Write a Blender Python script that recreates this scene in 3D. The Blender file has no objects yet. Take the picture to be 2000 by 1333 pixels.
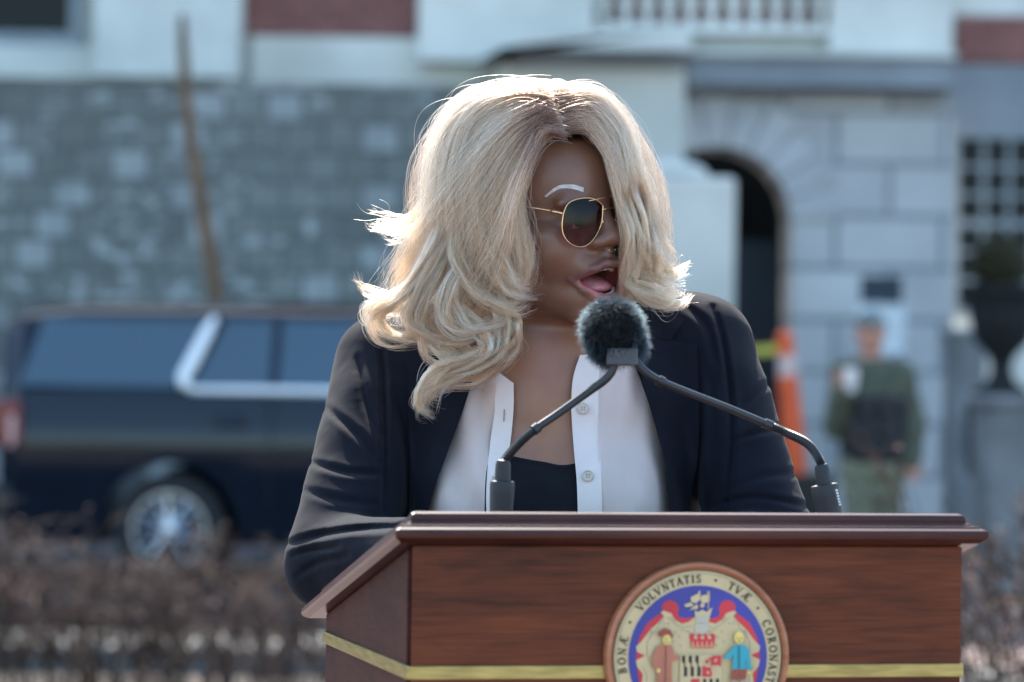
import bpy, bmesh, math, random
import numpy as np
from mathutils import Vector, Matrix
R = math.radians
random.seed(7); rng = np.random.default_rng(11)
SC = bpy.context.scene; COL = SC.collection
# ---------------------------------------------------------------- camera
CAMZ, FPX, ROLL = 1.55, 7500.0, R(0.8)
PITCH = math.atan(13.5/FPX)
cf = Vector((0, math.cos(PITCH), math.sin(PITCH)))
cr0 = Vector((1, 0, 0)); cu0 = cr0.cross(cf)
cr = cr0*math.cos(ROLL) + cu0*math.sin(ROLL)
cu = cu0*math.cos(ROLL) - cr0*math.sin(ROLL)
cd = bpy.data.cameras.new('camera'); cam = bpy.data.objects.new('camera', cd); COL.objects.link(cam)
M = Matrix((cr, cu, -cf)).transposed().to_4x4(); M.translation = (0, 0, CAMZ); cam.matrix_world = M
cd.sensor_width = 36; cd.lens = 135; cd.clip_end = 2000; cd.clip_start = 0.05
cd.dof.use_dof = True; cd.dof.focus_distance = 3.99; cd.dof.aperture_fstop = 6.0
SC.camera = cam
# ---------------------------------------------------------------- world, sun, exposure
SUN_EL, SUN_AZ = R(52), R(-10)          # azimuth measured from +Y towards +X: behind the speaker
w = bpy.data.worlds.new('World'); SC.world = w; w.use_nodes = True
wn = w.node_tree.nodes; bg = wn['Background']
sky = wn.new('ShaderNodeTexSky'); sky.sky_type = 'NISHITA'; sky.sun_disc = False
sky.sun_elevation = SUN_EL; sky.sun_rotation = SUN_AZ; sky.dust_density = 1.5; sky.air_density = 1.0
tint = wn.new('ShaderNodeMix'); tint.data_type = 'RGBA'; tint.blend_type = 'MULTIPLY'; tint.inputs[0].default_value = 1; tint.inputs[7].default_value = (.91, 1.01, .99, 1)
w.node_tree.links.new(sky.outputs[0], tint.inputs[6]); w.node_tree.links.new(tint.outputs[2], bg.inputs[0]); bg.inputs[1].default_value = 0.15
sl = bpy.data.lights.new('sun', 'SUN'); sl.energy = 4.2; sl.angle = R(0.53); sl.color = (1, .93, .83)
so = bpy.data.objects.new('sun', sl); COL.objects.link(so)
sd = Vector((math.sin(SUN_AZ)*math.cos(SUN_EL), math.cos(SUN_AZ)*math.cos(SUN_EL), math.sin(SUN_EL)))
so.rotation_euler = sd.to_track_quat('Z', 'Y').to_euler()
SC.view_settings.view_transform = 'Standard'; SC.view_settings.look = 'None'
SC.view_settings.exposure = 1.65; SC.view_settings.gamma = 1
SC.cycles.max_bounces = 8; SC.cycles.transparent_max_bounces = 16
# ---------------------------------------------------------------- helpers
def P(px, py, Y):
    d = cf + cr*((px-1000)/FPX) + cu*((666.5-py)/FPX)
    return Vector((0, 0, CAMZ)) + d*(Y/d.y)
def tag(o, label=None, cat=None, group=None, kind=None):
    if label: o['label'] = label
    if cat: o['category'] = cat
    if group: o['group'] = group
    if kind: o['kind'] = kind
    return o
def empty(name, loc=(0, 0, 0)):
    o = bpy.data.objects.new(name, None); COL.objects.link(o); o.location = loc; o.empty_display_size = .1
    return o
def link(name, me, mat=None, parent=None, smooth=False):
    o = bpy.data.objects.new(name, me); COL.objects.link(o)
    if mat is not None:
        for m in (mat if isinstance(mat, (list, tuple)) else [mat]): me.materials.append(m)
    if parent is not None:
        o.parent = parent; o.matrix_parent_inverse = Matrix.Translation(-Vector(wloc(parent)))
    if smooth:
        me.polygons.foreach_set('use_smooth', [True]*len(me.polygons))
    return o
def wloc(o):
    if o is None or o.type == 'MESH': return Vector((0, 0, 0))
    return Vector(o.location) + wloc(o.parent)
def mesh(name, V, F, mat=None, parent=None, smooth=False):
    me = bpy.data.meshes.new(name); me.from_pydata([tuple(map(float, v)) for v in V], [], [tuple(map(int, f)) for f in F]); me.update()
    return link(name, me, mat, parent, smooth)
def npmesh(name, V, Q, mat=None, parent=None, smooth=True):
    me = bpy.data.meshes.new(name); n, m, k = len(V), len(Q), Q.shape[1]
    me.vertices.add(n); me.vertices.foreach_set('co', np.ascontiguousarray(V, np.float32).ravel())
    me.loops.add(m*k); me.loops.foreach_set('vertex_index', np.ascontiguousarray(Q, np.int32).ravel())
    me.polygons.add(m); me.polygons.foreach_set('loop_start', np.arange(0, m*k, k, dtype=np.int32))
    me.polygons.foreach_set('use_smooth', np.full(m, smooth)); me.update(calc_edges=True); me.validate()
    return link(name, me, mat, parent)
class MB:
    "collects shapes into one mesh"
    def __init__(s): s.V = []; s.F = []; s.mi = []; s.m = 0
    def add(s, V, F):
        n = len(s.V); s.V += [tuple(v) for v in V]; s.F += [tuple(i+n for i in f) for f in F]; s.mi += [s.m]*len(F)
    def box(s, a, b, bev=0.0):
        (x0, y0, z0), (x1, y1, z1) = a, b
        if bev <= 0:
            V = [(x, y, z) for z in (z0, z1) for y in (y0, y1) for x in (x0, x1)]
            s.add(V, [(0, 2, 3, 1), (4, 5, 7, 6), (0, 1, 5, 4), (2, 6, 7, 3), (0, 4, 6, 2), (1, 3, 7, 5)]); return
        bm = bmesh.new(); bmesh.ops.create_cube(bm, size=1)
        for v in bm.verts: v.co = Vector(((x0+x1)/2+v.co.x*(x1-x0), (y0+y1)/2+v.co.y*(y1-y0), (z0+z1)/2+v.co.z*(z1-z0)))
        bmesh.ops.bevel(bm, geom=bm.edges[:], offset=bev, segments=2, affect='EDGES', profile=.5)
        bm.verts.index_update(); s.add([v.co for v in bm.verts], [[v.index for v in f.verts] for f in bm.faces]); bm.free()
    def prism(s, poly, y0, y1, T=None):
        "polygon in (x,z), extruded along y; T maps (x,y,z) to world"
        n = len(poly); V = [(x, y0, z) for x, z in poly] + [(x, y1, z) for x, z in poly]
        if T: V = [T(*v) for v in V]
        s.add(V, [tuple(range(n)), tuple(range(2*n-1, n-1, -1))] + [(i, i+n, (i+1) % n+n, (i+1) % n) for i in range(n)])
    def tube(s, pts, r, n=8, cap=True):
        pts = [Vector(p) for p in pts]; k = len(pts); rr = r if isinstance(r, (list, tuple)) else [r]*k
        t0 = (pts[1]-pts[0]).normalized(); a = t0.orthogonal().normalized(); V = []
        for i, p in enumerate(pts):
            t = (pts[min(i+1, k-1)]-pts[max(i-1, 0)]).normalized()
            a = (a - t*a.dot(t)); a = a.normalized() if a.length > 1e-6 else t.orthogonal().normalized(); b = t.cross(a)
            V += [p+(a*math.cos(q)+b*math.sin(q))*rr[i] for q in [2*math.pi*j/n for j in range(n)]]
        F = [(i*n+j, i*n+(j+1) % n, (i+1)*n+(j+1) % n, (i+1)*n+j) for i in range(k-1) for j in range(n)]
        if cap: F += [tuple(range(n-1, -1, -1)), tuple((k-1)*n+j for j in range(n))]
        s.add(V, F)
    def lathe(s, prof, o, ax=(0, 0, 1), n=32, cap=True):
        "prof: (radius, height) pairs about axis ax from o"
        ax = Vector(ax).normalized(); a = ax.orthogonal().normalized(); b = ax.cross(a); o = Vector(o); V = []
        for r, h in prof: V += [o+ax*h+(a*math.cos(q)+b*math.sin(q))*r for q in [2*math.pi*j/n for j in range(n)]]
        k = len(prof); F = [(i*n+j, i*n+(j+1) % n, (i+1)*n+(j+1) % n, (i+1)*n+j) for i in range(k-1) for j in range(n)]
        F += [tuple(range(n-1, -1, -1)), tuple((k-1)*n+j for j in range(n))] if cap else []; s.add(V, F)
    def build(s, name, mat=None, parent=None, smooth=False, bevel=0, angle=None):
        o = mesh(name, s.V, s.F, mat, parent, smooth)
        if s.m or any(s.mi): o.data.polygons.foreach_set('material_index', s.mi)
        if angle: 
            o.data.polygons.foreach_set('use_smooth', [True]*len(o.data.polygons))
            o.data.set_sharp_from_angle(angle=R(angle))
        if bevel:
            b = o.modifiers.new('bevel', 'BEVEL'); b.width = bevel; b.segments = 2; b.limit_method = 'ANGLE'
        return o
def mat(name, col, rough=.6, nscale=8, nvar=.25, bump=0, bscale=60, metal=0, col2=None, stretch=(1, 1, 1), coat=0, spec=.5, **kw):
    m = bpy.data.materials.new(name); m.use_nodes = True; N = m.node_tree.nodes; L = m.node_tree.links; b = N['Principled BSDF']
    b.inputs['Roughness'].default_value = rough; b.inputs['Metallic'].default_value = metal
    b.inputs['Coat Weight'].default_value = coat; b.inputs['Coat Roughness'].default_value = .08
    b.inputs['Specular IOR Level'].default_value = spec
    tc = N.new('ShaderNodeTexCoord'); mp = N.new('ShaderNodeMapping'); mp.inputs['Scale'].default_value = stretch
    L.new(tc.outputs['Object'], mp.inputs['Vector'])
    nz = N.new('ShaderNodeTexNoise'); nz.inputs['Scale'].default_value = nscale; nz.inputs['Detail'].default_value = 6
    L.new(mp.outputs[0], nz.inputs['Vector'])
    cr_ = N.new('ShaderNodeValToRGB'); c = Vector(col[:3]); c2 = Vector(col2[:3]) if col2 else c*(1-nvar)
    cr_.color_ramp.elements[0].position = .35; cr_.color_ramp.elements[1].position = .65
    cr_.color_ramp.elements[0].color = (*c2, 1); cr_.color_ramp.elements[1].color = (*(c if col2 else c*(1+nvar*.5)), 1)
    L.new(nz.outputs['Fac'], cr_.inputs[0]); L.new(cr_.outputs[0], b.inputs['Base Color'])
    if bump:
        n2 = N.new('ShaderNodeTexNoise'); n2.inputs['Scale'].default_value = bscale; n2.inputs['Detail'].default_value = 4
        L.new(mp.outputs[0], n2.inputs['Vector'])
        bp = N.new('ShaderNodeBump'); bp.inputs['Strength'].default_value = bump; bp.inputs['Distance'].default_value = .002
        L.new(n2.outputs['Fac'], bp.inputs['Height']); L.new(bp.outputs[0], b.inputs['Normal'])
    for k, v in kw.items(): b.inputs[k.replace('_', ' ')].default_value = v
    return m
def brickmat(name, c1, c2, mortar, bw, bh, ms=.01, off=.5, bump=.3, light=None, lightcut=.8, swap='xz', rough=.85):
    m = bpy.data.materials.new(name); m.use_nodes = True; N = m.node_tree.nodes; L = m.node_tree.links; b = N['Principled BSDF']
    b.inputs['Roughness'].default_value = rough
    tc = N.new('ShaderNodeTexCoord'); sp = N.new('ShaderNodeSeparateXYZ'); cb = N.new('ShaderNodeCombineXYZ')
    L.new(tc.outputs['Object'], sp.inputs[0]); L.new(sp.outputs['X'], cb.inputs[0]); L.new(sp.outputs['Z' if swap == 'xz' else 'Y'], cb.inputs[1])
    br = N.new('ShaderNodeTexBrick'); br.offset = off; br.inputs['Scale'].default_value = 1; br.inputs['Mortar Size'].default_value = ms
    br.inputs['Brick Width'].default_value = bw; br.inputs['Row Height'].default_value = bh; br.inputs['Bias'].default_value = 0
    br.inputs['Color1'].default_value = (0, 0, 0, 1); br.inputs['Color2'].default_value = (1, 1, 1, 1); br.inputs['Mortar'].default_value = (.5, .5, .5, 1)
    L.new(cb.outputs[0], br.inputs['Vector'])
    r1 = N.new('ShaderNodeValToRGB'); e = r1.color_ramp.elements
    e[0].color = (*c1, 1); e[1].color = (*c2, 1); e[1].position = lightcut if light else 1
    if light: x = e.new(min(.99, lightcut+.04)); x.color = (*light, 1)
    L.new(br.outputs['Color'], r1.inputs[0])
    nz = N.new('ShaderNodeTexNoise'); nz.inputs['Scale'].default_value = 1.3/bh*.3; nz.inputs['Detail'].default_value = 8
    L.new(tc.outputs['Object'], nz.inputs['Vector'])
    mx = N.new('ShaderNodeMix'); mx.data_type = 'RGBA'; mx.blend_type = 'MULTIPLY'; mx.inputs[0].default_value = .55
    r2 = N.new('ShaderNodeValToRGB'); r2.color_ramp.elements[0].position = .3; r2.color_ramp.elements[1].position = .7
    r2.color_ramp.elements[0].color = (.5, .5, .5, 1); r2.color_ramp.elements[1].color = (1, 1, 1, 1)
    L.new(nz.outputs['Fac'], r2.inputs[0]); L.new(r1.outputs[0], mx.inputs[6]); L.new(r2.outputs[0], mx.inputs[7])
    m2 = N.new('ShaderNodeMix'); m2.data_type = 'RGBA'; L.new(br.outputs['Fac'], m2.inputs[0]); L.new(mx.outputs[2], m2.inputs[6]); m2.inputs[7].default_value = (*mortar, 1)
    L.new(m2.outputs[2], b.inputs['Base Color'])
    bp = N.new('ShaderNodeBump'); bp.inputs['Strength'].default_value = bump; bp.inputs['Distance'].default_value = .02; bp.invert = True
    L.new(br.outputs['Fac'], bp.inputs['Height']); L.new(bp.outputs[0], b.inputs['Normal'])
    return m
# ---------------------------------------------------------------- ground, road
ground_m = brickmat('brick_paving', (.17, .11, .10), (.235, .16, .145), (.20, .17, .16), .2, .1, .008, swap='xy')
road_m = mat('asphalt', (.04, .04, .043), .85, 3, .3, .5, 90)
soil_m = mat('soil', (.05, .036, .028), .95, 5, .4, .8, 30)
kerb_m = mat('kerb_concrete', (.17, .18, .18), .8, 2, .25, .3, 40)
def sheet(name, x0, y0, x1, y1, z, m, n=1):
    o = mesh(name, [(x0, y0, z), (x1, y0, z), (x1, y1, z), (x0, y1, z)], [(0, 1, 2, 3)], m); tag(o, kind='structure'); return o
sheet('ground', -300, -200, 300, 500, 0, ground_m)
sheet('planting_bed', -12, 12.5, -0.35, 17.94, .006, soil_m)
sheet('planting_bed', 1.75, 9.5, 12, 13.4, .006, soil_m)
sheet('road', -25, 20.1, 1.2, 28.5, .008, road_m)
b = MB(); b.box((-25, 17.95, -.02), (-.6, 18.85, .13), .02); tag(b.build('kerb', kerb_m), kind='structure')
b = MB(); b.box((1.9, 16.5, -.02), (14, 17.5, .13), .02); tag(b.build('kerb', kerb_m), kind='structure')
# ---------------------------------------------------------------- building behind
white_m = mat('painted_stone', (.74, .75, .69), .75, 1.5, .18, .2, 20)
pale_m = mat('pale_stone', (.78, .77, .70), .8, .8, .2, .3, 12)
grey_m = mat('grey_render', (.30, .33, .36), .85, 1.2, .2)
ashlar_m = brickmat('marble_ashlar', (.50, .50, .50), (.74, .73, .71), (.28, .29, .30), .95, .46, .028, bump=.6)
redbrick_m = brickmat('red_brick', (.24, .075, .06), (.36, .13, .11), (.30, .2, .18), .21, .075, .008)
wallstone_m = brickmat('mottled_wall_stone', (.17, .195, .18), (.23, .25, .235), (.10, .115, .11), .30, .235, .016, light=(.36, .39, .39), lightcut=.80)
def pale_blotches(m, col):
    "pale soft-edged blotches from noise"
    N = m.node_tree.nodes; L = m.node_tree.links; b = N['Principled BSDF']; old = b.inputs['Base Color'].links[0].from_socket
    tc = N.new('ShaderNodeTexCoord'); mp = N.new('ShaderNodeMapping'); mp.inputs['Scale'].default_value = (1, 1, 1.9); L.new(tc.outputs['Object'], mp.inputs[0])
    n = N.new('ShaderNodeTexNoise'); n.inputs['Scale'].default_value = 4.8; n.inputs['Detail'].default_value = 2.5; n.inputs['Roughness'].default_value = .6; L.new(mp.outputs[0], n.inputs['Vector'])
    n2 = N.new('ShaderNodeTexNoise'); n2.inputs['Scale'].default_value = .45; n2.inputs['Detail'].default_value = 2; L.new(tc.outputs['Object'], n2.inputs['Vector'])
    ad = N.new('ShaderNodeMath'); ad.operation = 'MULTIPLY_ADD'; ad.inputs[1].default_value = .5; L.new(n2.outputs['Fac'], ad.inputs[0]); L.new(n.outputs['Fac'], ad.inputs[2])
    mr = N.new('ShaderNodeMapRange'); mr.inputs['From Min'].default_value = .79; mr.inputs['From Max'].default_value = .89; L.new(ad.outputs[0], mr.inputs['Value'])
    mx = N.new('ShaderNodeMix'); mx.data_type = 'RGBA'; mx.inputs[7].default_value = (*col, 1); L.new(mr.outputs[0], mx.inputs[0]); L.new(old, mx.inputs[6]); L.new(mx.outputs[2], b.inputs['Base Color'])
pale_blotches(wallstone_m, (.42, .455, .45))  # paler noise blotches mixed into the wall colour
dark_m = mat('dark_glass', (.004, .008, .010), .35, 2, .2, spec=.25)
sash_m = mat('grey_sash_paint', (.27, .31, .33), .5, 3, .1)
void_m = mat('recess_shade', (.006, .008, .010), .95, 2, .3, spec=.05)  # near-black paints the shade inside the arch
BY = 34.0
def fr(px0, py0, px1, py1, Y, y1, b, bev=0.0):
    "true box whose front face (at depth Y) spans those picture coordinates"
    xm = (px0+px1)/2; c = P(min(max(xm, 0), 2000), (py0+py1)/2, Y); c.x += (xm-min(max(xm, 0), 2000))*Y/FPX; s = Y/FPX; hw = abs(px1-px0)/2*s; hh = abs(py1-py0)/2*s
    b.box((c.x-hw, Y, c.z-hh), (c.x+hw, y1, c.z+hh), bev)
bld = empty('state_building', (0, BY, 0)); tag(bld, 'long pale stone and red brick public building with arched entrance across the background', 'building')
def part(name, m, rects, Y, y1, bev=0.0, par=bld):
    b = MB()
    for q in rects: fr(*q, Y, y1, b, bev)
    return b.build(name, m, par)
part('wall', white_m, [(-6000, -2900, 1275, 1300)], BY+.3, BY+.6)  # raised far above view so its shadow covers the vehicle
part('wall', white_m, [(1860, -2900, 8000, 262), (1860, 612, 8000, 1300), (2136, 262, 8000, 612)], BY+.30, BY+.60)
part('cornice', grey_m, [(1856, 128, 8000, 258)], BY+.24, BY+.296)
part('wall', white_m, [(1275, -2900, 1860, 118)], BY+.2, BY+.6)
# windows
def window(x0, y0, x1, y1, nx, ny, Y, fr_w=14):
    f = MB(); s = 1.0
    for q in ((x0-fr_w, y0-fr_w, x1+fr_w, y0), (x0-fr_w, y1, x1+fr_w, y1+fr_w), (x0-fr_w, y0, x0, y1), (x1, y0, x1+fr_w, y1)): fr(*q, Y-.06, Y+.12, f)
    wd = empty('window', P((x0+x1)/2, y1, Y)); wd.parent = bld; wd.location = P((x0+x1)/2, y1, Y)-Vector((0, BY, 0))
    f.build('frame', sash_m, wd)
    g = MB()
    for i in range(1, nx): 
        x = x0+(x1-x0)*i/nx; wdt = 4.6 if ny > 2 else 4; fr(x-wdt, y0, x+wdt, y1, Y-.02, Y+.05, g)
    for j in range(1, ny):
        yy = y0+(y1-y0)*j/ny; h = 3.8 if j != ny//2 else 7; fr(x0, yy-h, x1, yy+h, Y-.035, Y+.045, g)
    if nx > 1: g.build('glazing_bar', sash_m, wd)
    g = MB(); fr(x0-3, y0-3, x1+3, y1+3, Y+.06, Y+.10, g); g.build('pane', dark_m, wd)
window(1872, 272, 2118, 605, 5, 6, BY+.3)
window(-260, -420, 138, 62, 1, 2, BY+.2, 26)
window(2420, 272, 2666, 605, 5, 6, BY+.24)
part('sill', white_m, [(-300, 88, 196, 150)], BY+.05, BY+.298)
# pilasters, brick panels, bands
part('pilaster', white_m, [(205, -2900, 488, 150)], BY-.35, BY+.298)
part('pilaster', pale_m, [(838, -2900, 1180, 120)], BY-.2, BY+.298)
part('brick_panel', redbrick_m, [(492, -2900, 834, 72)], BY+.24, BY+.297)
part('brick_panel', redbrick_m, [(1868, 32, 2900, 124)], BY+.22, BY+.297)
part('band', pale_m, [(492, 74, 990, 165)], BY+.16, BY+.298)
# projecting porch with cornice
part('porch_wall', pale_m, [(960, 125, 1330, 1300)], BY-.8, BY+.296)
b = MB(); s = (BY-1.1)/FPX
c = P(1200, 88, BY-1.1)
b.prism([(c.x-1.15, c.z-.16), (c.x-.62, c.z+.13), (c.x+.62, c.z+.13), (c.x+.66, c.z-.02), (c.x+.6, c.z-.05), (c.x-.95, c.z-.05)], BY-1.3, BY-.1)
b.build('porch_cornice', white_m, bld)
part('cornice', grey_m, [(1000, 98, 1338, 128)], BY-.95, BY-.801)  # grey band paints the shade under the porch cornice
# balustrade
b = MB(); fr(1180, 48, 1640, 66, BY-.1, BY+.15, b, .01); fr(1180, -60, 1640, -38, BY-.1, BY+.15, b, .01); fr(1622, -70, 1860, 100, BY-.14, BY+.19, b)
b.build('balustrade_rail', pale_m, bld)
part('brick_panel', redbrick_m, [(1182, -40, 1620, 50)], BY+.15, BY+.197)
for i in range(11):
    px = 1180+42*i; p0 = P(px, 50, BY-.02); h = 86*BY/FPX
    b = MB(); b.lathe([(.05, 0), (.05, .05), (.028, .07), (.062, .18), (.05, .24), (.028, .33), (.05, .35), (.05, h)], p0, n=12); b.build('baluster', pale_m, bld, angle=40)
# entablature over the arch
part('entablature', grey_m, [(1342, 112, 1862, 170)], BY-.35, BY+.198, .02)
part('entablature', white_m, [(1330, 98, 1870, 111)], BY-.45, BY+.197, .02)
part('entablature', mat('soffit_shade', (.2, .21, .22), .8), [(1350, 171, 1852, 186)], BY-.2, BY+.196)  # darker strip paints the shadow below the entablature
# ashlar wall with arched opening
s = BY/FPX; xc, xr = 1400, 146; ysp = 430
def arch_pts(r, n=24): return [(xc+r*math.cos(math.pi*k/n), ysp-r*math.sin(math.pi*k/n)) for k in range(n+1)]
def wp(px, py, Y=BY): return P(px, py, Y)
V = []; F = []
outer = [(1862, ysp), (1862, 187), (1250, 187), (1250, ysp)]
a = arch_pts(xr)
top = []
for k, (x, y) in enumerate(a):
    t = k/24
    if t < .2: q = (1862, ysp-(ysp-187)*t/.2)
    elif t < .8: q = (1862-(1862-1250)*(t-.2)/.6, 187)
    else: q = (1250, 187+(ysp-187)*(t-.8)/.2)
    top.append(q)
n = 25
for (x, y) in a: V.append(wp(x, y))
for (x, y) in top: V.append(wp(x, y))
for k in range(24): F.append((k, k+n, k+1+n, k+1))
V += [wp(1862, 1180), wp(xc+xr, 1180)]; F.append((0, 2*n+1, 2*n, n))
i0 = len(V)
for (x, y) in a: V.append(Vector((wp(x, y).x, BY+1.2, wp(x, y).z)))
V += [Vector((wp(xc+xr, 1180).x, BY+1.2, wp(xc+xr, 1180).z))]
for k in range(24): F.append((k, k+1, i0+k+1, i0+k))
F.append((0, i0, i0+25, 2*n+1))
mesh('ashlar_wall', V, F, ashlar_m, bld)
# voussoirs: wedge blocks standing proud round the arch
b = MB()
for k in range(11):
    a0 = math.pi*k/11+.012; a1 = math.pi*(k+1)/11-.012
    ro = 250 if k % 2 else 235
    pts = [(xc+r_*math.cos(t), ysp-r_*math.sin(t)*(1.0)) for r_, t in ((xr-2, a0), (xr-2, (a0+a1)/2), (xr-2, a1), (ro, a1), (ro, (a0+a1)/2), (ro, a0))]
    pts = [(x, max(y, 189)) for x, y in pts]
    q = [wp(*p) for p in pts]
    b.prism([(p.x, p.z) for p in q], BY-.05, BY+.02)
b.build('voussoir_ring', mat('voussoir_stone', (.58, .58, .58), .8, 1.4, .2), bld)
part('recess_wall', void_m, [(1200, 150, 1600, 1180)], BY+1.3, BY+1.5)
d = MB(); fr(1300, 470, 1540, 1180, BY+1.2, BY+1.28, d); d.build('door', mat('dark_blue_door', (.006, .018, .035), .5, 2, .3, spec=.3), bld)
# retaining wall
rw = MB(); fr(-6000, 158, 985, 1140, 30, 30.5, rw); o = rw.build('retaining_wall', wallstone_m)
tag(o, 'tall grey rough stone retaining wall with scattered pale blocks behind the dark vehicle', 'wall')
# gate pier
gp = empty('gate_pier', (P(1340, 900, 27).x, 27, 0)); tag(gp, 'pale stone pier with bright domed cap in front of the dark arch', 'pier')
b = MB(); fr(1235, 345, 1432, 1250, 27, 27.7, b, .04); b.build('shaft', pale_m, gp)
b = MB(); c = P(1312, 345, 27.3); b.lathe([(.26, 0), (.25, .04), (.20, .08), (.1, .105), (.01, .11)], c, n=24); b.build('cap', white_m, gp, smooth=True)
# slim trunk
tr = empty('bare_tree', P(425, 1170, 27)); tag(tr, 'slender bare brown tree trunk standing in front of the stone wall', 'tree')
b = MB(); pts = [P(x, y, 27) for x, y in ((430, 1178), (432, 900), (425, 640), (418, 540), (398, 430), (384, 340), (372, 270), (362, 170), (358, 90), (356, 30))]
b.tube(pts, [.075, .07, .064, .06, .055, .05, .045, .04, .035, .026], 10)
b.build('trunk', mat('brown_bark', (.20, .125, .075), .9, 6, .45, .6, 40, stretch=(3, 3, .5)), tr, smooth=True)
# notice boards
nb = empty('notice_board', P(1720, 1150, 31)); tag(nb, 'notice board with dark blue top panel and white lower panel behind the officer', 'sign')
b = MB(); fr(1682, 540, 1762, 592, 31, 31.06, b); b.build('panel', mat('navy_panel', (.02, .035, .06), .5), nb)
b = MB(); fr(1675, 596, 1768, 690, 31, 31.06, b); b.build('panel', mat('white_panel', (.75, .8, .82), .5), nb)
b = MB(); fr(1684, 690, 1694, 1180, 31.02, 31.08, b); fr(1750, 690, 1760, 1180, 31.02, 31.08, b); b.build('post', grey_m, nb)
# stone blocks and urn with topiary
st = mat('grey_granite', (.22, .23, .235), .8, 3, .35, .4, 30)
for (x0, y0, x1, y1, Y, dp, l) in ((1858, 655, 1926, 830, 29, .6, 'weathered grey stone block left of the planter urn'), (1926, 790, 2160, 912, 24, .8, 'grey granite block at the right edge of the paved path')):
    b = MB(); fr(x0, y0, x1, 1.55*FPX/Y+680, Y, Y+dp, b, .04); b.box((b.V[0][0]*0+P(x0, y0, Y).x-.03, Y-.03, P(x0, y0, Y).z-.02), (P(x1, y0, Y).x+.03, Y+dp+.03, P(x0, y0, Y).z+.05), .02)
    tag(b.build('stone_block', st), l, 'stone block')
ur = empty('planter_urn', P(1955, 900, 27)); tag(ur, 'dark footed urn planted with a round clipped shrub by the window', 'planter')
c = P(1955, 790, 27); k = 27/FPX
b = MB(); b.lathe([(.24, -.5), (.24, 0), (.2, .02), (.2, .1), (.1, .16), (.07, .25), (.09, .33), (.2, .45), (.23, .62), (.26, .78), (.28, .8), (.28, .84), (.2, .84)], c, n=28)
b.build('urn', mat('dark_iron', (.006, .008, .010), .7, 5, .3), ur, angle=40)
leaf_m = mat('dark_green_leaves', (.035, .05, .018), .7, 12, .4, col2=(.06, .035, .015))
def leaves(b, c, rx, rz, n, s, seed):
    r = random.Random(seed)
    for i in range(n):
        d = Vector((r.gauss(0, 1), r.gauss(0, 1), r.gauss(0, 1))).normalized(); q = r.uniform(.55, 1.08)**.6
        p = Vector(c)+Vector((d.x*rx, d.y*rx, d.z*rz))*q; u = Vector((r.gauss(0, 1), r.gauss(0, 1), r.gauss(0, 1))).normalized(); v = u.orthogonal().normalized()
        b.add([p-u*s, p+v*s*.5, p+u*s, p-v*s*.5], [(0, 1, 2, 3)])
b = MB(); leaves(b, P(1953, 515, 27), .19, .20, 2600, .03, 3); b.build('foliage', leaf_m, ur)
b = MB(); b.tube([c+Vector((0, 0, .8)), P(1953, 540, 27)], .03, 8); b.build('stem', mat('stem_bark', (.08, .05, .03), .9), ur)
# traffic delineator and tape
td = empty('traffic_delineator', P(1550, 935, 24)); tag(td, 'tall orange traffic post with a white reflective band beside the speaker', 'traffic post')
orange = mat('orange_plastic', (.85, .11, .02), .45, 6, .15); k = 24/FPX
c = P(1556, 938, 24); c.z = max(c.z, .02); T = P(1532, 648, 24)
ax = (T-c).normalized(); Ln = (T-c).length
b = MB(); b.lathe([(.072, 0), (.071, .02), (.066, Ln*.5), (.062, Ln*.70)], c, ax, 24); b.lathe([(.056, Ln*.84), (.050, Ln*.93), (.052, Ln*.97), (.03, Ln), (.01, Ln+.01)], c, ax, 24); b.build('post', orange, td, angle=40)
b = MB(); b.lathe([(.0625, Ln*.70), (.0565, Ln*.84)], c, ax, 24); b.build('reflective_band', mat('reflective_white', (.62, .46, .42), .5), td, angle=40)
b = MB(); b.box((c.x-.22, 23.8, 0.001), (c.x+.22, 24.2, c.z+.04), .02); b.build('base', mat('black_rubber', (.02, .02, .02), .8), td)
tp = MB(); A = P(1526, 682, 24); pts = [P(1526-i*30, 680+3.2*i-.14*i*i*1.2+(2 if i % 2 else 0), 24+.05*i) for i in range(12)]
for i in range(len(pts)-1):
    p, q = pts[i], pts[i+1]; u = Vector((0, .004, .028)); tp.add([p-u, q-u, q+u, p+u, p-u+Vector((0, .001, 0)), q-u+Vector((0, .001, 0)), q+u+Vector((0, .001, 0)), p+u+Vector((0, .001, 0))], [(0, 1, 2, 3), (7, 6, 5, 4)])
tag(tp.build('barrier_tape', mat('yellow_tape', (.55, .5, .06), .5)), 'thin yellow barrier tape tied to the orange traffic post', 'tape')
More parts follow.
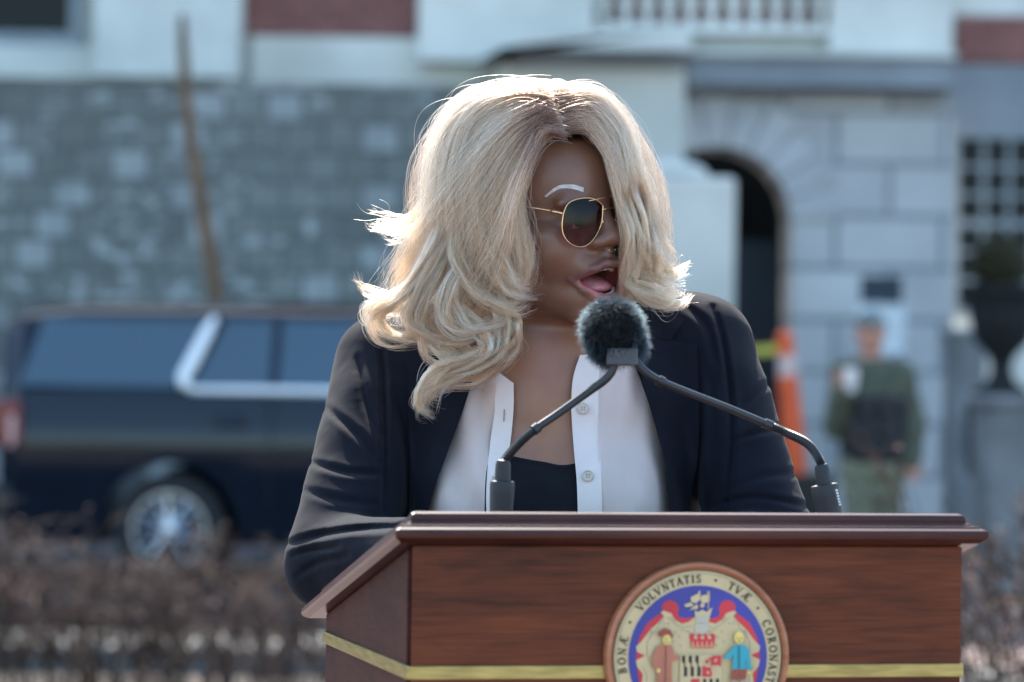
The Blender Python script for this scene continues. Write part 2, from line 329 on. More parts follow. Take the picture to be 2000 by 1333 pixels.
# hedges of bare twigs
twig_m = mat('bare_twigs', (.065, .040, .028), .9, 3, .4, col2=(.035, .022, .016))
bud_m = mat('reddish_buds', (.11, .036, .036), .8, 3, .4, col2=(.055, .032, .020))
def hedge(px0, px1, ytop, Y0, Y1, n, label, seed, gm=None):
    r = random.Random(seed); h = empty('hedge', (P((px0+px1)/2, 1100, Y0).x, Y0, 0)); tag(h, label, 'hedge')
    x0, x1 = P(px0, 1000, Y0).x, P(px1, 1000, Y0).x; b = MB(); bb = MB()
    for i in range(n):
        x = r.uniform(x0, x1); y = r.uniform(Y0, Y1); ht = (CAMZ-(ytop-680)*Y0/FPX)*(r.uniform(.80, 1.04) if i % 4 else r.uniform(1.0, 1.24))
        ht += .05*math.sin(x*2.1)+.03*math.sin(x*5.3)
        p = Vector((x, y, 0)); d = Vector((r.gauss(0, .16), r.gauss(0, .16), 1)); pts = [p.copy()]
        for k in range(5): p = p + d*ht/5; d = d+Vector((r.gauss(0, .13), r.gauss(0, .13), 0)); pts.append(p.copy())
        b.tube(pts, [.008, .007, .006, .005, .004, .002], 3, False)
        for k in range(9):
            j = r.randint(2, 4); q = pts[j].lerp(pts[j+1], r.random()); e = q+Vector((r.gauss(0, .12), r.gauss(0, .12), r.uniform(.04, .2)))
            e.z = min(e.z, ht*1.03)
            b.tube([q, q.lerp(e, .5)+Vector((r.gauss(0, .02), 0, .01)), e], [.004, .003, .0015], 3, False)
            for s_ in ((.5, 1.0) if q.z > ht*.45 else ()):
                f = q.lerp(e, s_); u = Vector((r.gauss(0, 1), r.gauss(0, 1), r.gauss(0, 1))).normalized()*.013; v = u.orthogonal()*.55
                bb.add([f-u, f+v, f+u, f-v], [(0, 1, 2, 3)])
    b.build('twigs', twig_m, h); bb.build('buds', bud_m, h)
hedge(-1500, 700, 1130, 14.2, 15.4, 400, 'brown leafless hedge with reddish buds in front of the dark vehicle', 5)
hedge(1930, 2350, 1075, 9.8, 10.6, 45, 'thin leafless twiggy hedge at the right beyond the lectern', 6)
# ---------------------------------------------------------------- dark vehicle
VO = P(330, 1045, 24.5); VO.z = .36
suv = empty('parked_suv', (VO.x, VO.y, 0)); tag(suv, 'large dark navy sport utility vehicle with chrome window trim parked before the stone wall', 'car')
navy = mat('navy_car_paint', (.005, .010, .020), .16, 2, .1, coat=.12, spec=.4)
navyglass = mat('tinted_side_glass', (.012, .05, .08), .05, 1, .1, spec=.8, coat=.2, IOR=1.75)
chrome = mat('chrome', (.95, .97, .98), .3, 3, .02, metal=.25)
tyre_m = mat('tyre_rubber', (.02, .02, .022), .8, 20, .3, .3, 80)
def VL(x, y, z): return (VO.x+x, VO.y+y-.04, z)
xs = [-1.10, -1.07, -.98, -.6, 0, .6, 1.2, 1.8, 2.3, 2.7, 3.0, 3.4, 3.7, 3.82, 3.86]
def sect(x):
    rf = 1.83 if x < 1.6 else max(1.18, 1.83-(x-1.6)*.62) if x < 2.65 else 1.16-(max(0, x-2.7))**2*.12
    if x < -.9: rf = 1.83-(-.9-x)*.55
    bl = 1.24 if x < 2.3 else 1.24-(x-2.3)*.09
    bl = min(bl, rf-.02); wt = max(bl+.01, rf-.13)
    ins = .10 if x < -1.05 or x > 3.8 else .03 if x < -.95 or x > 3.6 else 0
    t = (wt-bl)/.5*.17
    return [(.20+ins, .26), (.085+ins, .30), (.055+ins, .52), (.038+ins, .66), (0+ins, .86), (.02+ins, 1.02), (.075+ins, bl), (.10+ins, bl+.01), (.10+ins+t, wt), (.16+ins+t, wt+.06), (.35+ins+t*.6, rf-.015), (1.0, rf)]
V = []; F = []
for x in xs:
    s_ = sect(x); full = s_+[(2.0-y, z) for y, z in s_[-2::-1]]
    V += [VL(x, y, z) for y, z in full]
m_ = len(full)
for i in range(len(xs)-1):
    for j in range(m_-1): F.append((i*m_+j, i*m_+j+1, (i+1)*m_+j+1, (i+1)*m_+j))
    F.append((i*m_+m_-1, i*m_, (i+1)*m_, (i+1)*m_+m_-1))
F += [tuple(range(m_-1, -1, -1)), tuple((len(xs)-1)*m_+j for j in range(m_))]
body = mesh('body', V, F, navy, None, True); body.data.set_sharp_from_angle(angle=R(28))
cut = MB()
for x in (0, 2.98): cut.lathe([(.43, -.3), (.43, 2.6)], VL(x, 0, .36), (0, 1, 0), 40)
cut_o = cut.build('cutter'); bo = body.modifiers.new('b', 'BOOLEAN'); bo.object = cut_o; bo.operation = 'DIFFERENCE'; bo.solver = 'EXACT'
dg = bpy.context.evaluated_depsgraph_get(); me = bpy.data.meshes.new_from_object(body.evaluated_get(dg)); body.modifiers.clear(); body.data = me
bpy.data.objects.remove(cut_o); body.parent = suv; body.matrix_parent_inverse = Matrix.Translation(-wloc(suv))
def sidey(z): return .10+(z-1.25)/.46*.156
def pane(x0b, x1b, x0t, x1t, z0=1.27, z1=1.70, name='window', m=navyglass, out=.006, th=.004):
    for side in (0, 1):
        b = MB()
        f = lambda x, z, o_: VL(x, (sidey(z)-o_) if not side else 2-(sidey(z)-o_), z)
        q = [(x0b, z0), (x1b, z0), (x1t, z1), (x0t, z1)]
        b.add([f(x, z, out) for x, z in q]+[f(x, z, out-th) for x, z in q], [(0, 1, 2, 3), (7, 6, 5, 4), (0, 4, 5, 1), (1, 5, 6, 2), (2, 6, 7, 3), (3, 7, 4, 0)]); b.build(name, m, suv)
pane(-.98, .02, -.84, .22); pane(.13, .62, .34, .64); pane(.68, 1.42, .70, 1.40); pane(1.48, 2.25, 1.46, 1.95)
b = MB(); f = lambda x, z: VL(x, sidey(z)-.02, z)
b.tube([f(x, z) for x, z in ((.26, 1.72), (.21, 1.62), (.13, 1.45), (.07, 1.33), (.075, 1.285), (.13, 1.262))], [.02, .040, .046, .044, .036, .026], 10)
b.tube([f(x, 1.253) for x in (.12, .5, 1.2, 1.9, 2.3)], .026, 8)
b.build('window_trim', chrome, suv, smooth=True)
b = MB(); b.box(VL(1.42, .06, .97), VL(1.63, .10, 1.005), .01); b.build('door_handle', navy, suv)
b = MB(); b.box(VL(.28, -.005, 1.02), VL(.50, .03, 1.06), .01); b.build('door_handle', navy, suv)
b = MB(); b.lathe([(.085, 0), (.08, .004)], VL(.36, .012, 1.11), (0, -.97, .243), 24); b.build('fuel_cap', navy, suv)
for x in (.64, 1.45):
    b = MB(); b.box(VL(x-.004, -.004, .5), VL(x+.004, .06, 1.22)); b.build('door_seam', tyre_m, suv)
red = mat('red_lens', (.18, .004, .008), .2, 3, .2, coat=1); pinkw = mat('clear_lens', (.75, .45, .45), .2)
for yy in (-.012, 1.912):
    tl = MB(); tl.box(VL(-1.14, yy, .88), VL(-.95, yy+.1, 1.18), .03); tlo = tl.build('tail_light', red, suv)
    k_ = MB(); k_.box(VL(-1.03, yy-.006, .88), VL(-.99, yy+.03, 1.08), .005); k_.build('clear_strip', pinkw, tlo)
b = MB(); b.box(VL(-1.2, .1, .42), VL(-1.0, 1.9, .64), .05); b.build('rear_bumper', mat('black_trim', (.02, .02, .024), .5), suv)
b = MB(); b.box(VL(-.98, .35, 1.30), VL(-.9, 1.65, 1.7), .02); b.build('rear_window', navyglass, suv)
b = MB(); b.box(VL(3.78, .15, .4), VL(3.9, 1.85, .62), .05); b.build('front_bumper', navy, suv)
for yy in (.1, 1.62):
    b = MB(); b.box(VL(3.7, yy, .78), VL(3.87, yy+.28, .93), .02); b.build('headlight', pinkw, suv)
def wheel(x, y, sgn):
    w_ = empty('wheel', (0, 0, 0)); w_.parent = suv; w_.location = Vector(VL(x, y, .36))-suv.location; c = VL(x, y, .36); ax = (0, -sgn, 0)
    b = MB(); b.lathe([(.236, -.07), (.236, -.12)], c, ax, 32); b.build('gap_shade_disc', mat('spoke_gap_shade', (.03, .03, .035), .6), w_)  # added dark disc, paints the shade between the spokes
    b = MB(); b.lathe([(.24, -.24), (.33, -.235), (.355, -.2), (.36, -.1), (.355, -.02), (.33, .0), (.245, -.005), (.24, -.03), (.235, -.2)], c, ax, 48, False); b.build('tyre', tyre_m, w_, angle=40)
    b = MB(); b.lathe([(.245, -.02), (.24, .004), (.226, .004), (.222, -.03), (.226, -.06), (.24, -.06)], c, ax, 48, False)
    for k in range(12):
        a = 2*math.pi*k/12; d = .06 if k % 2 else -.06
        p = lambda r, q, h: Vector(c)+Vector((math.cos(q)*r, -sgn*h, math.sin(q)*r))
        b.tube([p(.04, a, .0), p(.12, a+d*.6, .0), p(.226, a+d, -.005)], [.020, .014, .012], 6)
    b.lathe([(.06, -.03), (.06, .008), (.045, .016), (.01, .018)], c, ax, 24)
    b.build('rim', mat('alloy', (.62, .64, .68), .28, 4, .1, metal=1) if 'alloy' not in bpy.data.materials else bpy.data.materials['alloy'], w_, angle=35)
for x in (0, 2.98): wheel(x, .03, 1); wheel(x, 1.97, -1)
# ---------------------------------------------------------------- lectern
YAW = R(13); LO = P(800, 1315, 3.45); LW, LD = .523, .427
la = Vector((math.cos(YAW), math.sin(YAW), 0)); lb = Vector((-math.sin(YAW), math.cos(YAW), 0))
def LP(x, y, z): return Vector((LO.x, LO.y, 0))+la*x+lb*y+Vector((0, 0, z))
RISER = .2
rs = MB(); V8 = [LP(x, y, z) for z in (.001, RISER) for x, y in ((-1.2, -.5), (1.7, -.5), (1.7, 1.9), (-1.2, 1.9))]
rs.add(V8, [(3, 2, 1, 0), (4, 5, 6, 7), (0, 1, 5, 4), (1, 2, 6, 5), (2, 3, 7, 6), (3, 0, 4, 7)])
tag(rs.build('riser', mat('black_carpet', (.02, .02, .022), .95), bevel=.01), 'low black stage riser under the lectern and the speaker', 'riser')
def woodmat(name, c1, c2, rough, coat, sc=1.0, rot=0):
    m = bpy.data.materials.new(name); m.use_nodes = True; N = m.node_tree.nodes; L = m.node_tree.links; b = N['Principled BSDF']
    b.inputs['Roughness'].default_value = rough; b.inputs['Coat Weight'].default_value = coat; b.inputs['Coat Roughness'].default_value = .16; b.inputs['Specular IOR Level'].default_value = .22
    tc = N.new('ShaderNodeTexCoord'); mp = N.new('ShaderNodeMapping'); mp.inputs['Rotation'].default_value = (0, 0, -YAW); mp.inputs['Scale'].default_value = (2.2*sc, 6*sc, 26*sc)
    L.new(tc.outputs['Object'], mp.inputs[0])
    n1 = N.new('ShaderNodeTexNoise'); n1.inputs['Scale'].default_value = 1.6; n1.inputs['Detail'].default_value = 9; n1.inputs['Distortion'].default_value = 1.2; n1.inputs['Roughness'].default_value = .62
    L.new(mp.outputs[0], n1.inputs['Vector'])
    mp2 = N.new('ShaderNodeMapping'); mp2.inputs['Scale'].default_value = (14, 14, 320); mp2.inputs['Rotation'].default_value = (0, R(1.5), -YAW); L.new(tc.outputs['Object'], mp2.inputs[0])
    n2 = N.new('ShaderNodeTexNoise'); n2.inputs['Scale'].default_value = 1.5; n2.inputs['Detail'].default_value = 5; L.new(mp2.outputs[0], n2.inputs['Vector'])
    n3 = N.new('ShaderNodeTexNoise'); n3.inputs['Scale'].default_value = 4.5; n3.inputs['Detail'].default_value = 3; L.new(tc.outputs['Object'], n3.inputs['Vector'])
    ad = N.new('ShaderNodeMath'); ad.operation = 'MULTIPLY_ADD'; ad.inputs[1].default_value = .55; L.new(n2.outputs['Fac'], ad.inputs[0]); L.new(n1.outputs['Fac'], ad.inputs[2])
    ad2 = N.new('ShaderNodeMath'); ad2.operation = 'MULTIPLY_ADD'; ad2.inputs[1].default_value = .8; L.new(n3.outputs['Fac'], ad2.inputs[0]); L.new(ad.outputs[0], ad2.inputs[2])
    r = N.new('ShaderNodeValToRGB'); e = r.color_ramp.elements; e[0].position = .85; e[1].position = 1.42; e[0].position = .80; e[1].position = 1.0
    mr = N.new('ShaderNodeMapRange'); mr.inputs['From Min'].default_value = .8; mr.inputs['From Max'].default_value = 1.5; L.new(ad2.outputs[0], mr.inputs['Value'])
    e[0].position = .05; e[1].position = .9; e[0].color = (*c1, 1); e[1].color = (*c2, 1); L.new(mr.outputs[0], r.inputs[0])
    L.new(r.outputs[0], b.inputs['Base Color'])
    bp = N.new('ShaderNodeBump'); bp.inputs['Strength'].default_value = .12; bp.inputs['Distance'].default_value = .001; L.new(n2.outputs['Fac'], bp.inputs['Height']); L.new(bp.outputs[0], b.inputs['Normal'])
    return m
wood = woodmat('mahogany', (.026, .006, .0025), (.170, .042, .014), .48, .08)
wood2 = woodmat('mahogany_moulding', (.025, .007, .006), (.085, .027, .020), .34, .3)
wood3 = woodmat('mahogany_side', (.026, .007, .005), (.085, .024, .017), .7, .0)
brass = mat('brushed_brass', (.42, .34, .13), .38, 30, .25, metal=.85, stretch=(1, 1, 8))
lec = empty('lectern', LP(LW/2, LD/2, RISER)); tag(lec, 'varnished mahogany lectern with brass band and round painted state seal', 'lectern')
zt_f = 1.378; slope = math.tan(R(12.2))
def ztop(y): return zt_f-.006-y*slope
b = MB(); b.add([LP(x, y, z) for x, y, z in ((0, 0, RISER+.1), (LW, 0, RISER+.1), (LW, 0, ztop(0)), (0, 0, ztop(0)), (.018, .018, RISER+.1), (LW-.018, .018, RISER+.1), (LW-.018, .018, ztop(.018)), (.018, .018, ztop(.018)))],
   [(0, 1, 2, 3), (7, 6, 5, 4), (0, 4, 5, 1), (1, 5, 6, 2), (2, 6, 7, 3), (3, 7, 4, 0)]); b.build('front_panel', wood, lec, bevel=.002)
for x0, x1 in ((.0005, .018), (LW-.018, LW-.0005)):
    b = MB(); y0 = .0185
    b.add([LP(x, y, z) for x, y, z in ((x0, y0, RISER+.1), (x0, LD, RISER+.1), (x0, LD, ztop(LD)), (x0, y0, ztop(y0)), (x1, y0, RISER+.1), (x1, LD, RISER+.1), (x1, LD, ztop(LD)), (x1, y0, ztop(y0)))],
      [(3, 2, 1, 0), (4, 5, 6, 7), (0, 1, 5, 4), (1, 2, 6, 5), (2, 3, 7, 6), (3, 0, 4, 7)]); b.build('side_panel', wood3, lec, bevel=.002)
# shelf inside and plinth
b = MB(); b.add([LP(x, y, z) for z in (.95, .97) for x, y in ((.019, .02), (LW-.019, .02), (LW-.019, LD-.02), (.019, LD-.02))], [(3, 2, 1, 0), (4, 5, 6, 7), (0, 1, 5, 4), (1, 2, 6, 5), (2, 3, 7, 6), (3, 0, 4, 7)]); b.build('shelf', wood, lec)
b = MB(); b.add([LP(x, y, z) for z in (RISER, RISER+.099) for x, y in ((-.02, -.02), (LW+.02, -.02), (LW+.02, LD+.01), (-.02, LD+.01))], [(3, 2, 1, 0), (4, 5, 6, 7), (0, 1, 5, 4), (1, 2, 6, 5), (2, 3, 7, 6), (3, 0, 4, 7)]); b.build('plinth', wood, lec, bevel=.008)
# top: stack of outlines swept up (moulded profile) in the sloped frame
prof = [(-.001, -.0), (.012, .0), (.0175, .003), (.019, .007), (.0175, .0105), (.013, .0135), (.0125, .0155), (.006, .0165), (.0055, .0185), (.0015, .020), (.002, .0225), (.0005, .0275), (-.004, .0300), (-.03, .0305)]
b = MB(); V = []
for o_, h in prof:
    for x, y in ((-o_, -o_), (LW+o_, -o_), (LW+o_, LD+o_*.9+.02), (-o_, LD+o_*.9+.02)): V.append(LP(x, y, zt_f-.006-y*slope+h*1.02))
F = [(i*4+j, i*4+(j+1) % 4, (i+1)*4+(j+1) % 4, (i+1)*4+j) for i in range(len(prof)-1) for j in range(4)]
k_ = len(prof)-1; F += [(3, 2, 1, 0), (k_*4, k_*4+1, k_*4+2, k_*4+3)]
b.add(V, F); b.build('top', wood2, lec, bevel=.0012)
# brass bands
zb = LO.z
b = MB(); b.add([LP(x, y, z) for x, y, z in ((-.0025, -.0025, zb-.0062), (LW+.001, -.0025, zb-.0062), (LW+.001, -.0025, zb+.0062), (-.0025, -.0025, zb+.0062), (-.0025, .0, zb-.0062), (LW+.001, .0, zb-.0062), (LW+.001, 0, zb+.0062), (-.0025, .0, zb+.0062))],
   [(0, 1, 2, 3), (0, 4, 5, 1), (1, 5, 6, 2), (2, 6, 7, 3), (3, 7, 4, 0)]); b.build('brass_band', brass, lec, bevel=.0008)
b = MB(); b.add([LP(x, y, z) for x, y, z in ((-.0026, .0005, zb-.006), (-.0026, LD, zb-.006), (-.0026, LD, zb+.006), (-.0026, .0005, zb+.006), (.0, .0005, zb-.006), (.0, LD, zb-.006), (.0, LD, zb+.006), (0, .0005, zb+.006))],
   [(3, 2, 1, 0), (0, 1, 5, 4), (1, 2, 6, 5), (2, 3, 7, 6), (3, 0, 4, 7)]); b.build('brass_band', brass, lec, bevel=.0008)
# ---- seal
def hit_front(px, py):
    d = (P(px, py, 1)-Vector((0, 0, CAMZ))); o = Vector((0, 0, CAMZ)); t = (LP(0, 0, 0)-o).dot(lb)/d.dot(lb); return o+d*t
sc_ = hit_front(1358, 1283); sx = (sc_-LP(0, 0, 0)).dot(la); sz = sc_.z
SS = 1/((hit_front(1458, 1283)-hit_front(1258, 1283)).length/200)     # px per metre on the face
SS = 200/((hit_front(1358, 1183)-hit_front(1358, 1383)).length)
def SP(u, v, h): return LP(sx+u/SS, -h, sz+v/SS)        # u right, v up in photo pixels
seal = MB(); seal_ax = -lb
seal.lathe([(186/SS, .0005), (187/SS, .006), (184/SS, .010), (178/SS, .0115), (173/SS, .009), (172/SS, .0075)], SP(0, 0, 0), seal_ax, 96)
sealo = seal.build('seal', woodmat('light_mahogany', (.30, .10, .045), (.52, .22, .11), .4, .4), lec, angle=40)
cream = mat('gilt_cream', (.60, .49, .27), .4, 30, .08, metal=.1); inkm = mat('black_enamel', (.02, .018, .02), .5); bluem = mat('blue_enamel', (.045, .05, .30), .4); redm = mat('red_enamel', (.58, .035, .05), .45)
HT = [.0078]
def flat(name, polys, m, parent=None, h=None, th=.0006):
    if h is None: h = HT[0]; HT[0] += .00035
    b = MB()
    for q in polys:
        n = len(q); V = [SP(x, y, h+th) for x, y in q]+[SP(x, y, h-.0002) for x, y in q]
        b.add(V, [tuple(range(n))]+[(i, (i+1) % n, (i+1) % n+n, i+n) for i in range(n)])
    return b.build(name, m, parent or sealo)
def disc(r, n=96): return [(r*math.cos(2*math.pi*i/n), r*math.sin(2*math.pi*i/n)) for i in range(n)]
def ring(r0, r1, n=96):
    return [[(r0*math.cos(a), r0*math.sin(a)), (r1*math.cos(a), r1*math.sin(a)), (r1*math.cos(b_), r1*math.sin(b_)), (r0*math.cos(b_), r0*math.sin(b_))] for a, b_ in [(2*math.pi*i/n, 2*math.pi*(i+1)/n) for i in range(n)]]
flat('plate', [disc(171)], cream); flat('ring_line', ring(168.6, 170.8), inkm); flat('ring_line', ring(163.6, 164.3), mat('fine_line', (.2, .18, .14), .5), h=HT[0]-.0003)
flat('blue_field', [disc(140)], bluem)
# crop-4 coordinates (u, v) -> photo px offsets from the centre
def C4(pts): return [((u-992)/4.167, -(v-929)/4.167) for u, v in pts]
def stroke(pts, w):
    out = []
    for i in range(len(pts)-1):
        (x0, y0), (x1, y1) = pts[i], pts[i+1]; L_ = math.hypot(x1-x0, y1-y0) or 1; nx, ny = -(y1-y0)/L_*w/2, (x1-x0)/L_*w/2
        out.append([(x0+nx, y0+ny), (x0-nx, y0-ny), (x1-nx, y1-ny), (x1+nx, y1+ny)])
    return out
def circ(u, v, r, n=20, ry=None): return C4([(u+r*math.cos(2*math.pi*i/n), v-(ry or r)*math.sin(2*math.pi*i/n)) for i in range(n)])
def mir(pts, c=992): return [(2*c-u, v) for u, v in pts][::-1]
redL = [(470, 930), (480, 830), (500, 760), (560, 650), (640, 590), (690, 560), (680, 520), (700, 480), (750, 462), (800, 480), (825, 525), (815, 575), (830, 600), (880, 612), (950, 600), (992, 640), (992, 1240), (560, 1240), (500, 1120)]
def clipd(q, r=139):
    out = []
    for x, y in q:
        d_ = math.hypot(x, y); out.append((x*r/d_, y*r/d_) if d_ > r else (x, y))
    return out
flat('red_mantle', [clipd(C4(redL)), clipd(C4(mir(redL)))], redm)
creL = [(992, 1240), (560, 1240), (520, 1150), (530, 1060), (480, 1000), (470, 950), (548, 912), (478, 880), (470, 840), (520, 790), (590, 700), (660, 640), (700, 590), (670, 560), (700, 550), (760, 570), (790, 620), (850, 655), (910, 640), (960, 600), (992, 600)]
flat('cream_mantle', [clipd(C4(creL)), clipd(C4(mir(creL)))], cream)
lines = []
for q in ([(700, 600), (640, 690), (560, 800), (560, 900), (600, 1000)], [(730, 600), (800, 660), (860, 690), (930, 670)], [(600, 700), (580, 760)], [(520, 1000), (560, 1060), (560, 1140)], [(760, 600), (800, 640)], [(840, 700), (960, 740)]):
    lines += stroke(C4(q), 1.0) + stroke(C4(mir(q)), 1.0)
for u, v in ((795, 720), (905, 715), (700, 650), (735, 652), (840, 830), (600, 720), (830, 760), (780, 800)):
    for z in (u, 1984-u): lines += stroke(C4([(z-6, v-8), (z+4, v+8)]), 2)
flat('mantle_line', lines, mat('grey_line', (.28, .26, .2), .5))
# coronet, cap and pennants at the top
flat('coronet', [C4([(955, 545), (985, 560), (1020, 540), (1055, 560), (1105, 520), (1085, 590), (1075, 640), (975, 640), (960, 590)]), circ(1020, 505, 18), C4([(920, 440), (1000, 400), (1000, 460), (960, 490), (925, 475)]), C4([(1005, 430), (1080, 410), (1080, 475), (1030, 490), (1005, 470)]),
   circ(993, 398, 10), circ(1069, 400, 10), C4([(865, 500), (920, 480), (950, 510), (880, 520)]), C4([(910, 545), (975, 495), (985, 530), (930, 540)])] + stroke(C4([(1069, 400), (1069, 540)]), 1.4), cream)
flat('helmet', [circ(1015, 690, 62, ry=50), C4([(965, 590), (1075, 590), (1070, 650), (970, 650)])], mat('grey_cream', (.46, .43, .33), .45))
cw = [(915, 745), (940, 728), (970, 760), (1000, 728), (1022, 755), (1045, 728), (1075, 760), (1100, 730), (1132, 745), (1120, 850), (930, 850)]
flat('crown', [C4(cw)], redm)
flat('crown_ornament', [circ(965, 765, 14), circ(1022, 765, 14), circ(1080, 765, 14)] + [q for k in range(5) for q in stroke(C4([(940+k*40, 800), (945+k*38, 845)]), 2.4)] + stroke(C4([(925, 835), (1125, 835)]), 1.6), cream)
# shield quarters
flat('shield', [C4([(835, 905), (1185, 905), (1185, 1210), (1010, 1290), (835, 1210)])], cream)
bars = []
for k in range(3):
    u = 850+k*56; bars.append(C4([(u, 912), (u+28, 912), (u+28, 990), (u, 960)])); bars.append(C4([(u+18, 985), (u+46, 1010), (u+46, 1080), (u+18, 1080)]))
    u = 1030+k*54; bars.append(C4([(u, 1100), (u+26, 1100), (u+26, 1180), (u, 1150)])); bars.append(C4([(u+20, 1170), (u+44, 1190), (u+44, 1240), (u+20, 1250)]))
flat('black_quarter', bars, inkm)
flat('red_quarter', [C4([(1102, 912), (1180, 912), (1180, 998), (1102, 998)]), C4([(1022, 998), (1102, 998), (1102, 1084), (1022, 1084)]), C4([(930, 1100), (1000, 1100), (1000, 1170), (930, 1170)]), C4([(850, 1170), (930, 1170), (930, 1240), (870, 1230)])], redm)
flat('white_cross', stroke(C4([(1050, 998), (1102, 998)]), 3.5)+stroke(C4([(1102, 1040), (1102, 998)]), 3.5), cream); 
flat('red_cross', stroke(C4([(1102, 998), (1102, 940)]), 3.5)+[circ(1060, 960, 15), circ(1085, 935, 10)], redm)
flat('white_cross', stroke(C4([(1102, 998), (1160, 998)]), 3.5)+stroke(C4([(1120, 960), (1140, 940)]), 4)+stroke(C4([(1060, 1040), (1075, 1060)]), 4), cream)
# two supporters
tan = mat('tan_enamel', (.47, .17, .10), .5); teal = mat('teal_enamel', (.03, .33, .40), .5); brown = mat('brown_enamel', (.30, .07, .045), .5); yel = mat('yellow_enamel', (.75, .56, .16), .5)
flat('supporter_coat', [C4([(640, 830), (690, 820), (760, 828), (775, 870), (790, 910), (815, 900), (820, 930), (790, 955), (765, 945), (760, 1000), (770, 1240), (640, 1240), (640, 1050), (605, 990), (595, 920)])], tan)
flat('supporter_face', [circ(715, 780, 33, ry=42)], yel); flat('supporter_hand', [circ(650, 1030, 18)], yel, h=HT[0]-.0004)
flat('supporter_hat', [C4([(640, 720), (670, 700), (700, 685), (740, 700), (770, 745), (760, 775), (735, 735), (690, 745), (660, 760), (645, 745)])], brown)
flat('supporter_face', [circ(1322, 765, 38, ry=50)], yel, h=HT[0]-.0003); flat('supporter_hand', [circ(1412, 1050, 14)], yel, h=HT[0]-.0003)
flat('supporter_shirt', [C4([(1275, 835), (1320, 820), (1385, 832), (1410, 880), (1430, 1020), (1395, 1030), (1378, 930), (1385, 1020), (1270, 1022), (1275, 900), (1245, 945), (1200, 935), (1215, 900), (1255, 870)])], teal)
flat('supporter_trousers', [C4([(1270, 1024), (1385, 1022), (1385, 1100), (1335, 1110), (1328, 1050), (1315, 1112), (1255, 1105)])], brown)
flat('supporter_leg', [C4([(1262, 1110), (1310, 1112), (1300, 1240), (1262, 1240)]), C4([(1338, 1110), (1382, 1104), (1382, 1240), (1340, 1240)])], mat('grey_stocking', (.35, .3, .22), .5))
flat('face_line', [circ(708, 772, 4)]+stroke(C4([(700, 800), (722, 800)]), 1)+stroke(C4([(705, 830), (705, 1200)]), .8), inkm)
flat('face_line', [circ(1308, 770, 4), circ(1338, 770, 4)]+stroke(C4([(1310, 795), (1335, 795)]), 1)+stroke(C4([(1320, 830), (1322, 1015)]), .8), inkm, h=HT[0]-.0003)
# ---- lettering with serifs round the ring
th_, tn = .19, .085
def arc(cx, cy, rx, ry, a0, a1, w, n=14):
    P_ = [(cx+rx*math.cos(R(a0+(a1-a0)*i/n)), cy+ry*math.sin(R(a0+(a1-a0)*i/n))) for i in range(n+1)]
    out = []
    for i in range(n):
        am = R(a0+(a1-a0)*(i+.5)/n); ww = tn+(w-tn)*abs(math.cos(am)); out += stroke([P_[i], P_[i+1]], ww)
    return out
def st_(pts, w): return stroke(pts, w)
def ser(x, y, w=.34): return stroke([(x-w/2, y), (x+w/2, y)], .055)
G = {
 'B': (.68, st_([(.17, 0), (.17, 1)], th_)+ser(.13, .03)+ser(.13, .97)+arc(.3, .76, .24, .22, -90, 90, th_)+arc(.3, .27, .3, .25, -90, 90, th_)+st_([(.1, .98), (.3, .98)], tn)+st_([(.1, .52), (.32, .52)], tn)+st_([(.1, .02), (.3, .02)], tn)),
 'O': (.86, arc(.43, .5, .36, .47, 0, 360, th_, 24)),
 'N': (.86, st_([(.14, 0), (.14, 1)], tn)+st_([(.12, 1), (.7, 0)], th_)+st_([(.72, 0), (.72, 1)], tn)+ser(.14, .03)+ser(.1, .97)+ser(.72, .97)),
 'Æ': (1.1, st_([(.05, 0), (.5, 1)], tn)+st_([(.58, 0), (.58, 1)], th_)+st_([(.2, .36), (.58, .36)], tn)+st_([(.45, .97), (1, .97)], tn)+st_([(.58, .52), (.88, .52)], tn)+st_([(.5, .03), (1.03, .03)], tn)+ser(.06, .03, .26)+st_([(1, .8), (1, 1)], tn)+st_([(1.03, 0), (1.03, .22)], tn)),
 'V': (.84, st_([(.1, 1), (.43, 0)], th_)+st_([(.43, 0), (.74, 1)], tn)+ser(.1, .97)+ser(.74, .97, .26)),
 'L': (.66, st_([(.17, 0), (.17, 1)], th_)+ser(.17, .97)+st_([(.05, .03), (.6, .03)], tn)+st_([(.6, 0), (.6, .25)], tn)),
 'T': (.76, st_([(.38, 0), (.38, 1)], th_)+st_([(.04, .97), (.72, .97)], tn)+st_([(.05, .78), (.05, 1)], tn)+st_([(.71, .78), (.71, 1)], tn)+ser(.38, .03)),
 'A': (.84, st_([(.1, 0), (.42, 1)], tn)+st_([(.42, 1), (.73, 0)], th_)+st_([(.2, .35), (.62, .35)], tn)+ser(.1, .03, .26)+ser(.74, .03)),
 'I': (.38, st_([(.19, 0), (.19, 1)], th_)+ser(.19, .97)+ser(.19, .03)),
 'S': (.6, arc(.3, .74, .2, .23, 20, 270, .15)+arc(.3, .27, .22, .25, -160, 90, .15)+st_([(.5, .78), (.5, .97)], .05)+st_([(.07, .05), (.07, .24)], .05)),
 'C': (.78, arc(.42, .5, .36, .47, 45, 315, th_, 18)+st_([(.69, .74), (.69, .97)], .055)+st_([(.69, .04), (.69, .24)], .055)),
 'R': (.76, st_([(.17, 0), (.17, 1)], th_)+ser(.15, .03)+ser(.13, .97)+arc(.3, .75, .25, .23, -90, 90, th_)+st_([(.1, .98), (.3, .98)], tn)+st_([(.15, .5), (.32, .5)], tn)+st_([(.34, .5), (.64, .02)], th_)+ser(.68, .03, .2))}
